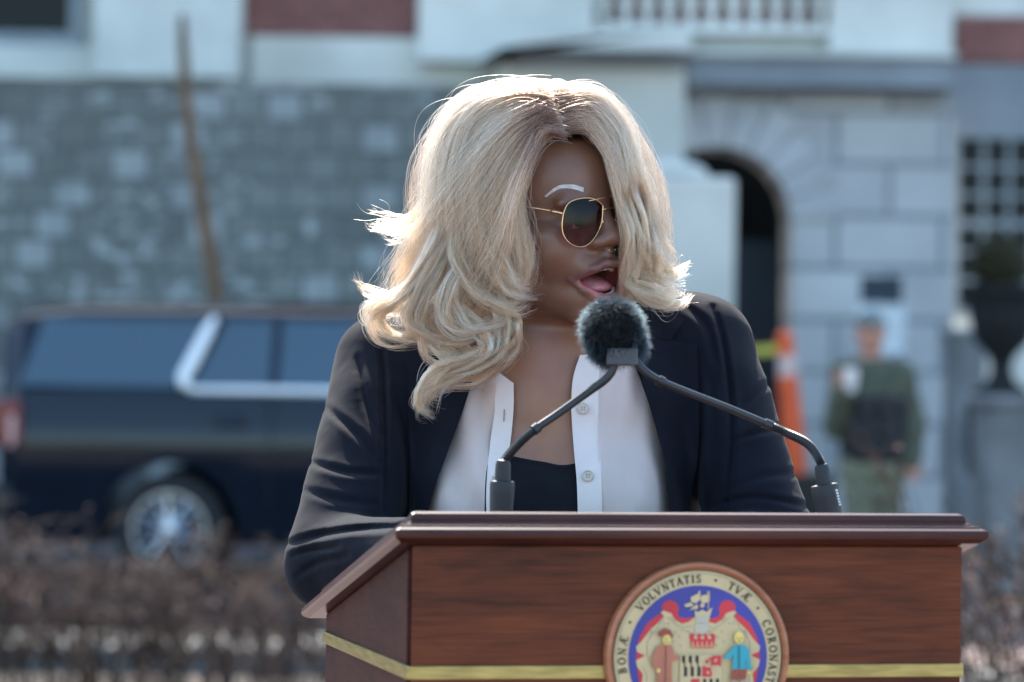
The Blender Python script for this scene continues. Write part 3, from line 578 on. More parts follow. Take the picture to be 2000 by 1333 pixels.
def word(chars, angs):
    out = []; H = 15.5
    for ch, a in zip(chars, angs):
        wd, st = G[ch]; t = R(a)
        for q in st:
            pts = []
            for x, y in q:
                u = (x-wd/2)*H; v = 145.5+y*H; pts.append((u*math.cos(t)+v*math.sin(t), v*math.cos(t)-u*math.sin(t)))
            out.append(pts)
    return out
polys = word('BONÆ', [-99.5, -92.5, -85.5, -77.5]) + word('VOLVNTATIS', [-50, -43.8, -38.2, -32.6, -26.2, -20.4, -14.8, -9.2, -4.6, -.2]) + word('TVÆ', [25.5, 31.5, 39.2]) + word('CORONASTI', [64.5, 71, 77.5, 84, 90.5, 96.8, 102, 107, 111])
for a in (-63.5, 12.8, 51.5): polys.append([(154*math.sin(R(a))+2.6*math.cos(i*.524), 154*math.cos(R(a))+2.6*math.sin(i*.524)) for i in range(12)])
lt = flat('lettering', polys, inkm, h=.0086)
# small screw heads on the front panel
# ---- microphones: two goosenecks meeting in a furry windscreen
mic = empty('microphone', P(1215, 1000, 3.74)); tag(mic, 'twin gooseneck microphone with black furry windscreen clipped before her mouth', 'microphone')
blk = mat('black_metal', (.018, .022, .026), .42, 20, .2, spec=.6); blkr = mat('black_rubber_sleeve', (.025, .028, .032), .55)
def sm(pts, n=8):
    pts = [Vector(p) for p in pts]; out = []
    for i in range(len(pts)-1):
        p0, p1, p2, p3 = pts[max(i-1, 0)], pts[i], pts[i+1], pts[min(i+2, len(pts)-1)]
        for k in range(n):
            t = k/n; out.append(.5*((2*p1)+(p2-p0)*t+(2*p0-5*p1+4*p2-p3)*t*t+(3*p1-p0-3*p2+p3)*t**3))
    return out+[pts[-1]]
def topz(p): 
    y = (p-LP(0, 0, 0)).dot(lb); return zt_f-.006-y*slope+.0315
YM = 3.72
def MPt(l): return [P(x, y, Y) for x, y, Y in l]
Lp = sm(MPt([(981, 925, 3.68), (986, 900, 3.68), (1012, 868, 3.69), (1046, 838, 3.70), (1090, 808, 3.71), (1150, 765, YM), (1182, 742, YM), (1197, 722, YM), (1200, 700, YM)]))
Rp = sm(MPt([(1608, 922, 3.78), (1600, 898, 3.78), (1578, 868, 3.77), (1540, 848, 3.76), (1500, 830, 3.76), (1420, 797, 3.75), (1340, 766, 3.73), (1290, 745, YM), (1258, 724, YM), (1238, 700, YM)]))
def ribbed(p, i0, i1, r=.0046):
    out = []; q = p[i0:i1+1]; dense = []
    for a_, b_ in zip(q[:-1], q[1:]): 
        for t in (0, .25, .5, .75): dense.append(a_.lerp(b_, t))
    dense.append(q[-1]); return dense, [r if k % 2 else r*.86 for k in range(len(dense))]
b = MB()
d, rr = ribbed(Lp, 0, 24); b.tube(d, rr, 12); b.tube(Lp[23:], .0041, 12); d, rr = ribbed(Rp, 0, 32); b.tube(d, rr, 12); b.tube(Rp[31:], .0041, 12)
for p_, i in ((Lp, 24), (Rp, 32), (Rp, 56)): b.tube([p_[i-1], p_[i], p_[i+1]], .0054, 12)
b.build('gooseneck', blk, mic, angle=50)
for base, tip, rb_ in (((977, 1010, 3.68), (983, 900, 3.68), .0118), ((1632, 1012, 3.78), (1604, 908, 3.78), .0135)):
    a_ = P(*base); t_ = P(*tip); a_.z = topz(a_)-.001; ax = (t_-a_).normalized(); L_ = (t_-a_).length
    b = MB(); h1 = L_-.020; b.lathe([(rb_*.86, 0), (rb_, h1-.012), (rb_*1.02, h1-.002), (rb_*.96, h1), (.0078, h1+.001), (.0074, L_-.004), (.0062, L_), (.004, L_+.001)], a_, ax, 28); b.build('base', blkr, mic, angle=40)
    b = MB(); b.lathe([(.026, -.002), (.026, .002), (.02, .004)], a_, (0, -math.sin(R(12)), 1), 28); b.build('base_flange', blkr, mic, angle=40)
c = P(1215, 697, YM-.006); b = MB(); b.box((c.x-.0150, c.y-.006, c.z-.0085), (c.x+.0150, c.y+.014, c.z+.0085), .0015); b.build('clip', mat('scuffed_plastic', (.05, .06, .07), .45, 60, .5), mic)
for px in (1203, 1233):
    b = MB(); b.tube([P(px, 690, YM), P(px-4, 640, YM+.005)], .0075, 14); b.build('capsule', blk, mic)
b = MB(); q = P(1601, 968, 3.767)
for k in range(6): 
    e = P(1634+k*1.3, 958+k*5.5, 3.7668); b.box((e.x-.0011, e.y-.0022, e.z-.0009), (e.x+.0011, e.y-.0006, e.z+.0009))
b.build('marking', mat('white_print', (.8, .8, .8), .5), mic)
# papers on the lectern top
# ---------------------------------------------------------------- implicit surfaces
def rotm(rx=0, ry=0, rz=0):
    return np.array(Matrix.Rotation(R(rz), 3, 'Z') @ Matrix.Rotation(R(ry), 3, 'Y') @ Matrix.Rotation(R(rx), 3, 'X'))
def ell(c, r, rot=None, k=.01, op='+'):
    return dict(t='e', c=np.array(c, float), r=np.array(r, float), R=None if rot is None else rotm(*rot), k=k, op=op)
def cap(a, b, ra, rb=None, k=.01, op='+'):
    return dict(t='c', a=np.array(a, float), b=np.array(b, float), ra=ra, rb=ra if rb is None else rb, k=k, op=op)
NB = 17**3
def sdp(p, q):
    if q['t'] == 'e':
        d = p-q['c']
        if q['R'] is not None: d = d@q['R']
        k0 = np.linalg.norm(d/q['r'], axis=1); k1 = np.linalg.norm(d/q['r']**2, axis=1)+1e-9
        return k0*(k0-1)/k1
    a, b = q['a'], q['b']; ab = b-a; t = np.clip(((p-a)@ab)/(ab@ab), 0, 1)
    return np.linalg.norm(p-a-t[:, None]*ab, axis=1)-(q['ra']+(q['rb']-q['ra'])*t)
def evalp(prims, p, d=None):
    if len(p) == NB:                                  # a compact block: skip shapes that cannot reach it
        c = (p[0]+p[-1])*.5; rad = np.linalg.norm(p[0]-c)*1.3+.03; c = c[None]
        near = [q for q in prims if sdp(c, q)[0] < rad+q['k']]
        if d is None and (not near or near[0]['op'] != '+'): near = [prims[0]]+near
        prims = near
    for q in prims:
        s = sdp(p, q)
        if d is None: d = s; continue
        k = q['k']
        if q['op'] == '+':
            h = np.clip(.5+.5*(d-s)/k, 0, 1); d = d*(1-h)+s*h-k*h*(1-h)
        else:
            h = np.clip(.5-.5*(d+s)/k, 0, 1); d = d*(1-h)-s*h+k*h*(1-h)
    return d
def surfnet(fn, lo, hi, h, B=16, lip=1.6):
    lo = np.array(lo, float); n = np.ceil((np.array(hi)-lo)/h).astype(int); n = ((n+B-1)//B)*B+1
    F = np.full(n, 1.0, np.float32); nb = (n-1)//B
    bi = np.stack(np.meshgrid(*[np.arange(k) for k in nb], indexing='ij'), -1).reshape(-1, 3)
    cen = lo+(bi+.5)*B*h; dc = fn(cen); rad = B*h*.5*1.7321*lip+.012
    g = np.stack(np.meshgrid(*[np.arange(B+1)]*3, indexing='ij'), -1).reshape(-1, 3)
    for q, d0 in zip(bi, dc):
        sl_ = tuple(slice(a*B, a*B+B+1) for a in q)
        if abs(d0) > rad:
            if d0 < 0: F[sl_] = np.where(F[sl_] == 1.0, -1.0, F[sl_])
            continue
        F[sl_] = fn(lo+(q*B+g)*h).reshape((B+1,)*3)
    S = F < 0
    c8 = [(i, j, k) for i in (0, 1) for j in (0, 1) for k in (0, 1)]
    m = [n[0]-1, n[1]-1, n[2]-1]
    cnt = np.zeros(m, np.int8)
    for i, j, k in c8: cnt += S[i:i+m[0], j:j+m[1], k:k+m[2]]
    act = np.argwhere((cnt > 0) & (cnt < 8)); idx = np.full(m, -1, np.int32); idx[tuple(act.T)] = np.arange(len(act))
    acc = np.zeros((len(act), 3)); w_ = np.zeros(len(act))
    for a in c8:
        for ax in range(3):
            if a[ax]: continue
            b = list(a); b[ax] = 1
            fa = F[tuple((act+a).T)]; fb = F[tuple((act+b).T)]; mk = (fa < 0) != (fb < 0)
            t = fa[mk]/(fa[mk]-fb[mk]); p = np.repeat(np.array(a, float)[None], mk.sum(), 0); p[:, ax] += t; acc[mk] += p; w_[mk] += 1
    V = lo+(act+acc/w_[:, None])*h; Q = []
    for ax in range(3):
        u, v = (ax+1) % 3, (ax+2) % 3; s1 = [slice(1, m[0]), slice(1, m[1]), slice(1, m[2])]; s1[ax] = slice(0, m[ax])
        a = S[tuple(s1)]; s2 = list(s1); s2[ax] = slice(1, m[ax]+1); b = S[tuple(s2)]
        off = np.array([s.start for s in s1]); e = np.argwhere(a != b)+off; inside = S[tuple(e.T)]
        def at(du, dv):
            q = e.copy(); q[:, u] -= du; q[:, v] -= dv; return idx[tuple(q.T)]
        f = np.stack([at(1, 1), at(0, 1), at(0, 0), at(1, 0)], 1); f[~inside] = f[~inside][:, ::-1]; Q.append(f)
    Q = np.concatenate(Q); return V, Q[(Q >= 0).all(1)]
def pack(P3): return np.array([tuple(p) for p in P3])
CO = np.array([0, 0, CAMZ]); CF, CR_, CU = (np.array(v) for v in (cf, cr, cu))
def rays(px, py):
    d = CF+CR_*((np.asarray(px, float)-1000)/FPX)[:, None]+CU*((666.5-np.asarray(py, float))/FPX)[:, None]; return d/d[:, 1:2]
def PN(px, py, Y):
    Y = np.broadcast_to(np.asarray(Y, float), np.shape(px)); return CO+rays(px, py)*Y[:, None]
def topix(p):
    d = p-CO; z = d@CF; return 1000+FPX*(d@CR_)/z, 666.5-FPX*(d@CU)/z
def trace(fn, px, py, Y0=3.6, Y1=4.35, fallback=None):
    r = rays(px, py); Y = np.full(len(r), Y0); done = np.zeros(len(r), bool)
    for _ in range(70):
        d = fn(CO+r*Y[:, None]); Y = np.where(done, Y, Y+d*.8); done |= (np.abs(d) < 1e-4)
        if done.all(): break
    bad = (Y > Y1) | ~np.isfinite(Y); Y = np.where(bad, fallback if fallback is not None else Y1, Y); return Y
def resamp(pts, n):
    pts = np.array(pts, float); 
    if len(pts) > 2:
        k = 8; out = []
        for i in range(len(pts)-1):
            p0, p1, p2, p3 = pts[max(i-1, 0)], pts[i], pts[i+1], pts[min(i+2, len(pts)-1)]
            t = (np.arange(k)/k)[:, None]; out.append(.5*((2*p1)+(p2-p0)*t+(2*p0-5*p1+4*p2-p3)*t*t+(3*p1-p0-3*p2+p3)*t**3))
        pts = np.concatenate(out+[pts[-1:]])
    L = np.r_[0, np.cumsum(np.linalg.norm(np.diff(pts, axis=0), axis=1))]; s = np.linspace(0, L[-1], n)
    return np.stack([np.interp(s, L, pts[:, i]) for i in range(pts.shape[1])], 1)
def ruled(name, A, B_, fn, off, mat_, parent, nu=40, nv=12, th=.0012, bulge=0, rip=None, sharpcorner=False, fb=4.1):
    "cloth panel between two edges given in photo pixels, laid over the surface fn and thickened"
    def lin(pts, n):
        pts = np.array(pts, float); L = np.r_[0, np.cumsum(np.linalg.norm(np.diff(pts, axis=0), axis=1))]; s = np.linspace(0, L[-1], n); return np.stack([np.interp(s, L, pts[:, i]) for i in range(2)], 1)
    f = lin if sharpcorner else resamp
    a, b = f(A, nu), f(B_, nu); t = np.linspace(0, 1, nv)[None, :, None]; G = (a[:, None]*(1-t)+b[:, None]*t)
    px, py = G[..., 0].ravel(), G[..., 1].ravel(); Y = trace(fn, px, py, fallback=fb).reshape(nu, nv)
    for _ in range(2):
        Yp = np.pad(Y, 1, mode='edge'); Y = np.minimum(Y, (Yp[:-2, 1:-1]+Yp[2:, 1:-1]+Yp[1:-1, :-2]+Yp[1:-1, 2:])/4)
    o = off if np.isscalar(off) else np.asarray(off).reshape(nu, nv) if np.size(off) == nu*nv else off
    Y = Y-o-bulge*np.sin(np.pi*np.linspace(0, 1, nv))[None, :]
    if rip is not None: Y = Y-rip(G[..., 0], G[..., 1])
    V1 = PN(px, py, Y.ravel()); V2 = V1+np.array([0, th, 0]); n = nu*nv
    F = []
    for i in range(nu-1):
        for j in range(nv-1):
            q = (i*nv+j, (i+1)*nv+j, (i+1)*nv+j+1, i*nv+j+1); F.append(q); F.append(tuple(x+n for x in q[::-1]))
    for i in range(nu-1):
        for j in (0, nv-1):
            q = (i*nv+j, (i+1)*nv+j, (i+1)*nv+j+n, i*nv+j+n); F.append(q if j else q[::-1])
    for j in range(nv-1):
        for i in (0, nu-1):
            q = (i*nv+j, i*nv+j+1, i*nv+j+1+n, i*nv+j+n); F.append(q if not i else q[::-1])
    ob = mesh(name, np.r_[V1, V2], F, mat_, parent, True); ob.data.set_sharp_from_angle(angle=R(60)); return ob
# ---------------------------------------------------------------- the speaker
TH, PH, PI_ = R(45), R(-6), R(2)
def headrot(th, ph, pi):
    c, s = math.cos, math.sin
    Rp = np.array([[1, 0, 0], [0, c(pi), -s(pi)], [0, s(pi), c(pi)]]); Rr = np.array([[c(ph), 0, s(ph)], [0, 1, 0], [-s(ph), 0, c(ph)]])
    Ry = np.array([[c(th), s(th), 0], [s(th), -c(th), 0], [0, 0, 1]]); return Ry@Rr@Rp
HM = headrot(TH, PH, PI_); HC = np.array([.0318, 4.078, 1.6865])
FS = .755                                                # lower face height
def toh(p):
    q = (p-HC)@HM; q[:, 2] = np.where(q[:, 2] < 0, q[:, 2]/FS, q[:, 2]); return q
def fromh(q):
    q = np.array(q, float); z = q[..., 2]; q[..., 2] = np.where(z < 0, z*FS, z); return q@HM.T+HC
HP = [ell((0, -.014, .036), (.075, .096, .084)), ell((0, .022, .040), (.064, .066, .060), k=.02), ell((0, .030, -.030), (.061, .056, .070), k=.02),
      ell((0, .018, -.080), (.057, .060, .046), k=.02), ell((0, .022, -.108), (.048, .055, .030), k=.02),
      ell((0, .062, -.134), (.030, .024, .018), k=.018), ell((0, .074, -.132), (.017, .012, .013), k=.012)]
for s in (-1, 1):
    HP += [ell((s*.040, .050, -.042), (.029, .027, .032), k=.018), ell((s*.050, .046, -.020), (.020, .022, .014), k=.016),
           ell((s*.052, .000, -.082), (.016, .034, .030), k=.018), ell((s*.027, .076, .020), (.027, .010, .0085), (0, s*8, 0), k=.014),
           ell((s*.031, .098, -.004), (.020, .015, .012), k=.012, op='-'), ell((s*.031, .0665, -.0035), (.0165, .0145, .0130), k=.004)]
n0_ = len(HP)
HP += [cap((0, .083, .010), (0, .0975, -.034), .0080, .0115, k=.014), ell((0, .0985, -.040), (.0155, .0120, .0115), k=.008)]
for s in (-1, 1):
    HP += [ell((s*.0160, .0905, -.0435), (.0115, .0130, .0095), k=.006), ell((s*.0085, .0945, -.0535), (.0055, .0075, .0045), (12, 0, s*15), k=.0025, op='-'),
           ell((s*.029, .0855, -.038), (.0035, .006, .008), k=.007, op='-')]
HP += [cap((0, .0935, -.048), (0, .0925, -.058), .0045, .005, k=.004)]
for q_ in HP[n0_:]:                                       # seat the nose a little higher and closer
    for key in ('c', 'a', 'b'):
        if key in q_ and q_[key][2] < 0: q_[key] = q_[key]+np.array([0, -.002, .0085])
# muzzle, lips, open mouth
HP += [ell((0, .068, -.070), (.037, .028, .024), k=.016), ell((0, .064, -.110), (.031, .026, .024), k=.014)]
HP += [ell((0, .090, -.0885), (.0245, .030, .0205), k=.005, op='-'), ell((0, .069, -.0895), (.0320, .030, .0250), k=.004, op='-')]
up_l = [(-.0365, .0690, -.0830), (-.022, .0895, -.0715), (-.010, .0975, -.0655), (0, .0990, -.0672), (.010, .0975, -.0655), (.022, .0895, -.0715), (.0365, .0690, -.0830)]
lo_l = [(-.0365, .0690, -.0845), (-.0265, .0800, -.1010), (-.013, .0880, -.1145), (0, .0905, -.1175), (.013, .0880, -.1145), (.0265, .0800, -.1010), (.0365, .0690, -.0845)]
ur = [.0016, .0042, .0054, .0048, .0054, .0042, .0016]; lr = [.0016, .0045, .0062, .0068, .0062, .0045, .0016]
for L_, r_ in ((up_l, ur), (lo_l, lr)):
    for i in range(6): HP.append(cap(L_[i], L_[i+1], r_[i], r_[i+1], k=.0055))
for s in (-1, 1):   # smile crease and ear
    HP += [ell((s*.077, -.008, -.012), (.008, .017, .030), (0, 0, s*18), k=.006), ell((s*.085, -.004, -.010), (.005, .010, .020), (0, 0, s*18), k=.004, op='-')]
def hsdf(p):
    q = toh(p); d = evalp(HP, q)
    return d
def PT(px, py, Y): return tuple(P(px, py, Y))
TY = 4.135
BP = [ell(PT(1058, 930, TY+.01), (.150, .100, .20)), ell(PT(1058, 1200, TY+.02), (.165, .125, .20), k=.06), ell(PT(1058, 1500, TY+.03), (.185, .13, .16), k=.06),
      cap(PT(1030, 615, 4.115), PT(1052, 720, 4.125), .060, .066, k=.03), cap(PT(1040, 690, 4.14), PT(775, 725, 4.15), .050, .048, k=.04), cap(PT(1070, 680, 4.14), PT(1345, 690, 4.15), .050, .048, k=.04),
      ell(PT(1058, 800, TY-.01), (.135, .088, .10), k=.04),
      ell(PT(960, 985, 4.075), (.072, .070, .075), k=.03), ell(PT(1158, 985, 4.075), (.072, .070, .075), k=.03)]
ELr, ELl = PT(652, 1098, 3.985), PT(1508, 1085, 4.045)
HRr, HLl = PT(905, 1088, 3.80), PT(1290, 1096, 3.85)
ARM = [cap(PT(768, 735, 4.15), ELr, .056, .044, k=.03), cap(ELr, HRr, .043, .028, k=.012), cap(PT(1362, 705, 4.15), ELl, .056, .044, k=.03), cap(ELl, HLl, .043, .028, k=.012)]
HAND = []
for hx, sgn in ((HRr, 1), (HLl, -1)):
    h0 = Vector(hx); d = Vector((sgn*.8, -.55, .05)).normalized(); sd_ = Vector((d.y, -d.x, 0))*sgn
    pc = h0+d*.045; HAND += [ell(tuple(pc), (.042, .036, .015), (0, 0, math.degrees(math.atan2(d.y, d.x))), k=.012)]
    for i, l in enumerate((.066, .074, .070, .056)):
        o = pc+d*.034-sd_*(.027-i*.018); m_ = o+d*l*.5+Vector((0, 0, .004)); e = m_+d*l*.42+Vector((0, 0, -.012)); HAND += [cap(tuple(o), tuple(m_), .0088, .008, k=.006), cap(tuple(m_), tuple(e), .008, .0068, k=.004)]
    o = pc-d*.018-sd_*.03; m_ = o-sd_*.026+d*.026; e = m_+d*.03-Vector((0, 0, .006)); HAND += [cap(tuple(o), tuple(m_), .0115, .0095, k=.008), cap(tuple(m_), tuple(e), .0095, .008, k=.004)]
LEG = []
hipz = 1.0
for sx_ in (-.085, .085):
    x0 = P(1058, 900, TY).x+sx_; LEG += [cap((x0, 4.17, 1.02), (x0+sx_*.2, 4.14, .66), .092, .062, k=.05), cap((x0+sx_*.2, 4.14, .66), (x0+sx_*.3, 4.18, .30), .060, .038, k=.02), cap((x0+sx_*.3, 4.19, .255), (x0+sx_*.5, 4.05, .235), .034, .026, k=.02)]
def bsdf(p):
    d = evalp(BP+ARM, p); far = np.minimum(evalp(HAND, p), evalp(LEG, p)) if len(p) else d
    h = np.clip(.5+.5*(d-far)/.012, 0, 1); return d*(1-h)+far*h-.012*h*(1-h)
def torso(p): return evalp(BP, p)
def fullb(p):
    b = bsdf(p); a = hsdf(p); k = .022; h = np.clip(.5+.5*(b-a)/k, 0, 1); return b*(1-h)+a*h-k*h*(1-h)
def chest(p):
    b = evalp(BP+ARM, p); a = hsdf(p); k = .022; h = np.clip(.5+.5*(b-a)/k, 0, 1); return b*(1-h)+a*h-k*h*(1-h)
per = empty('person', (.035, 4.15, RISER)); tag(per, 'speaker with wavy blonde hair, aviator sunglasses, dark blazer and pale blouse at the lectern', 'person')
# detailed head and neck region merged with a coarser rest through one fine pass over the upper body, one coarse below
def body_fn(p):
    d = np.empty(len(p)); top_ = p[:, 2] > 1.28
    near = (np.linalg.norm(p-HC, axis=1) < .24)
    if near.any(): d[near] = fullb(p[near])
    if (~near).any(): d[~near] = bsdf(p[~near])
    return d
V, Q = surfnet(body_fn, (-.32, 3.70, .205), (.37, 4.33, 1.84), .0030)
# refine the head: rebuild the upper part at finer pitch and join at a cut plane inside the collar
ZC = 1.475
Vh, Qh = surfnet(chest, (-.10, 3.94, ZC-.006), (.17, 4.24, 1.83), .00150)
cz = V[Q].mean(1)
inbox = lambda c: (c[:, 0] > -.095) & (c[:, 0] < .165) & (c[:, 1] > 3.945) & (c[:, 1] < 4.235) & (c[:, 2] > ZC)
keep = ~inbox(cz); Q = Q[keep]
ch = Vh[Qh].mean(1); Qh = Qh[(ch[:, 0] > -.097) & (ch[:, 0] < .167) & (ch[:, 1] > 3.943) & (ch[:, 1] < 4.237) & (ch[:, 2] > ZC-.003)]
V2 = np.r_[V, Vh]; Q2 = np.r_[Q, Qh+len(V)]
def compact(V, Q):
    u, inv = np.unique(Q, return_inverse=True); return V[u], inv.reshape(Q.shape)
V2, Q2 = compact(V2, Q2)
def smooth(V, Q, mask, it=2, f=.5):
    E = np.concatenate([Q[:, [i, (i+1) % 4]] for i in range(4)]); E = np.concatenate([E, E[:, ::-1]])
    cnt = np.bincount(E[:, 0], minlength=len(V))[:, None]
    for _ in range(it):
        S = np.stack([np.bincount(E[:, 0], V[E[:, 1], i], minlength=len(V)) for i in range(3)], 1)/np.maximum(cnt, 1); V = np.where(mask[:, None], V*(1-f)+S*f, V)
    return V
V2 = smooth(V2, Q2, np.ones(len(V2), bool), 2)
# colours that belong to the skin
q = toh(V2); col = np.tile(np.array([.36, .170, .104]), (len(V2), 1))
vr = np.sin(q[:, 0]*90+1)*np.sin(q[:, 1]*70+2)*np.sin(q[:, 2]*80)
col *= (1+.06*vr)[:, None]
def dline(q, L_): return np.min([np.abs(sdp(q, cap(L_[i], L_[i+1], 0))) for i in range(len(L_)-1)], 0)
def mixc(c, c2, w_): return c*(1-w_[:, None])+np.array(c2)*w_[:, None]
facew = np.clip((q[:, 2]+.16)/.05, 0, 1)*(np.linalg.norm(q, axis=1) < .17)
col = mixc(col, (.205, .103, .068), np.clip((.20-np.linalg.norm(q, axis=1))/.05, 0, 1)*np.clip((q[:, 2]+.19)/.05, 0, 1))
dn = dline(q, lo_l); col = mixc(col, (.58, .21, .21), np.clip(1.9-dn/.0042, 0, 1)*np.clip((.031-np.abs(q[:, 0]))/.012, 0, 1))
du = dline(q, up_l); col = mixc(col, (.17, .070, .062), np.clip(2.2-du/.0042, 0, 1))
inn = (evalp([ell((0, .072, -.0915), (.0325, .0305, .0265))], q) < .0012)&(q[:,1]<.095); col[inn] = (.46, .13, .14)
sc = np.clip((.016-(q[:, 1]-.034-.35*np.abs(q[:, 0])*0))/.012, 0, 1)*np.clip((q[:, 2]-.03)/.02, 0, 1)
sc = np.maximum(sc, np.clip((q[:, 2]-.078)/.006, 0, 1)); sc = np.maximum(sc, np.clip((-.02-q[:, 1])/.02, 0, 1)*np.clip((q[:, 2]+.10)/.02, 0, 1)); sc *= (np.linalg.norm(q, axis=1) < .2)
col = mixc(col, (.03, .018, .013), sc)
body = npmesh('body', V2, Q2, None, per)
ca = body.data.color_attributes.new('skin', 'FLOAT_COLOR', 'POINT'); ca.data.foreach_set('color', np.c_[col, np.ones(len(col))].astype(np.float32).ravel())
sk = bpy.data.materials.new('skin'); sk.use_nodes = True; N = sk.node_tree.nodes; L = sk.node_tree.links; b = N['Principled BSDF']
at = N.new('ShaderNodeAttribute'); at.attribute_name = 'skin'
tc = N.new('ShaderNodeTexCoord'); n1 = N.new('ShaderNodeTexNoise'); n1.inputs['Scale'].default_value = 45; n1.inputs['Detail'].default_value = 6; L.new(tc.outputs['Object'], n1.inputs['Vector'])
mr = N.new('ShaderNodeMapRange'); mr.inputs['From Min'].default_value = .3; mr.inputs['From Max'].default_value = .7; mr.inputs['To Min'].default_value = .92; mr.inputs['To Max'].default_value = 1.07; L.new(n1.outputs['Fac'], mr.inputs['Value'])
vm = N.new('ShaderNodeVectorMath'); vm.operation = 'SCALE'; L.new(at.outputs['Color'], vm.inputs[0]); L.new(mr.outputs[0], vm.inputs['Scale']); L.new(vm.outputs[0], b.inputs['Base Color'])
b.inputs['Subsurface Weight'].default_value = .07; b.inputs['Subsurface Radius'].default_value = (.008, .003, .0015); b.inputs['Subsurface Scale'].default_value = 1
b.inputs['Roughness'].default_value = .36; b.inputs['Specular IOR Level'].default_value = .5
n2 = N.new('ShaderNodeTexNoise'); n2.inputs['Scale'].default_value = 520; n2.inputs['Detail'].default_value = 3; L.new(tc.outputs['Object'], n2.inputs['Vector'])
n3 = N.new('ShaderNodeTexVoronoi'); n3.inputs['Scale'].default_value = 700; L.new(tc.outputs['Object'], n3.inputs['Vector'])
bp = N.new('ShaderNodeBump'); bp.inputs['Strength'].default_value = .35; bp.inputs['Distance'].default_value = .0006; L.new(n2.outputs['Fac'], bp.inputs['Height'])
bp2 = N.new('ShaderNodeBump'); bp2.inputs['Strength'].default_value = .2; bp2.inputs['Distance'].default_value = .0004; L.new(n3.outputs['Distance'], bp2.inputs['Height']); L.new(bp.outputs[0], bp2.inputs['Normal']); L.new(bp2.outputs[0], b.inputs['Normal'])
body.data.materials.append(sk)
# eyes, brow, teeth, tongue
eyem = mat('eye_white', (.7, .66, .6), .15); irism = mat('dark_iris', (.02, .01, .006), .1)
hb = lambda v: Vector(fromh(v))
for s in (-1, 1):
    b = MB(); c = hb((s*.031, .0695, -.0045)); fd = Vector(HM@np.array([0, 1, 0]))
    b.lathe([(.0115*math.sin(a), -.0115*math.cos(a)+0) for a in [math.pi*k/12 for k in range(1, 12)]], c, fd, 20); eo = b.build('eye', eyem, per, smooth=True)
    b = MB(); b.lathe([(.0055, .0), (.005, .0011), (.001, .0016)], c+fd*.0103, fd, 20); b.build('iris', irism, eo, smooth=True)
browm = mat('pale_brow_makeup', (.62, .58, .56), .6, 200, .3)
ruled('eyebrow', [(1063, 384), (1078, 371), (1094, 362), (1120, 361), (1140, 367)], [(1067, 385.5), (1082, 375), (1097, 368.5), (1119, 369.5), (1140, 376)], chest, .0006, browm, per, 30, 5, .0005)
teethm = mat('teeth', (.72, .69, .62), .25)
lo_t = [(-.022, .072, -.104), (-.013, .0790, -.1105), (0, .0825, -.1125), (.013, .0790, -.1105), (.022, .072, -.104)]
up_t = [(-.021, .072, -.0745), (-.013, .0825, -.0715), (0, .086, -.0705), (.013, .0825, -.0715), (.021, .072, -.0745)]
for L_, dz in ((lo_t, 1), (up_t, -1)):
    pts = resamp(L_, 60); b = MB()
    for k in range(10):
        s_ = pts[k*6:k*6+6]; m0, m1 = hb(s_[0]), hb(s_[-1]); b2 = [hb(x) for x in s_]
        upv = Vector(HM@np.array([0, 0, 1]))*dz
        b.tube([b2[0].lerp(b2[5], .5)-upv*.003, b2[0].lerp(b2[5], .5)+upv*.0015, b2[0].lerp(b2[5], .5)+upv*.0038], [.0026, .0028, .0018], 8)
    b.build('teeth', teethm, per, smooth=True)
V3, Q3 = surfnet(lambda p: evalp([ell((0, .056, -.0935), (.0200, .025, .0130), (-14, 0, 0)), ell((0, .074, -.0985), (.0150, .010, .0065), (-8, 0, 0), k=.006), cap((0, .045, -.0785), (0, .085, -.088), .0012, k=.004, op='-')], toh(p)), HC-np.array([.1, .12, .15]), HC+np.array([.13, .12, .0]), .0012)
npmesh('tongue', V3, Q3, mat('tongue', (.66, .25, .27), .3, 300, .2, .3, 500, Subsurface_Weight=.1), per)
# nose ring
silver = mat('silver', (.8, .8, .8), .18, metal=1); gold = mat('rose_gold', (.80, .50, .27), .22, metal=1)
b = MB(); pts = []
for k in range(17):
    a = math.pi*(1+k/16); pts.append(hb((.0048*math.cos(a), .0965, -.0465+.0062*math.sin(a))))
b.tube(pts, .0007, 8)
for p_ in (pts[0], pts[-1]): pass
for sgn in (-1, 1):
    e = hb((sgn*.0048, .1055, -.0572-.004)); 
b.build('nose_ring', silver, per, smooth=True)
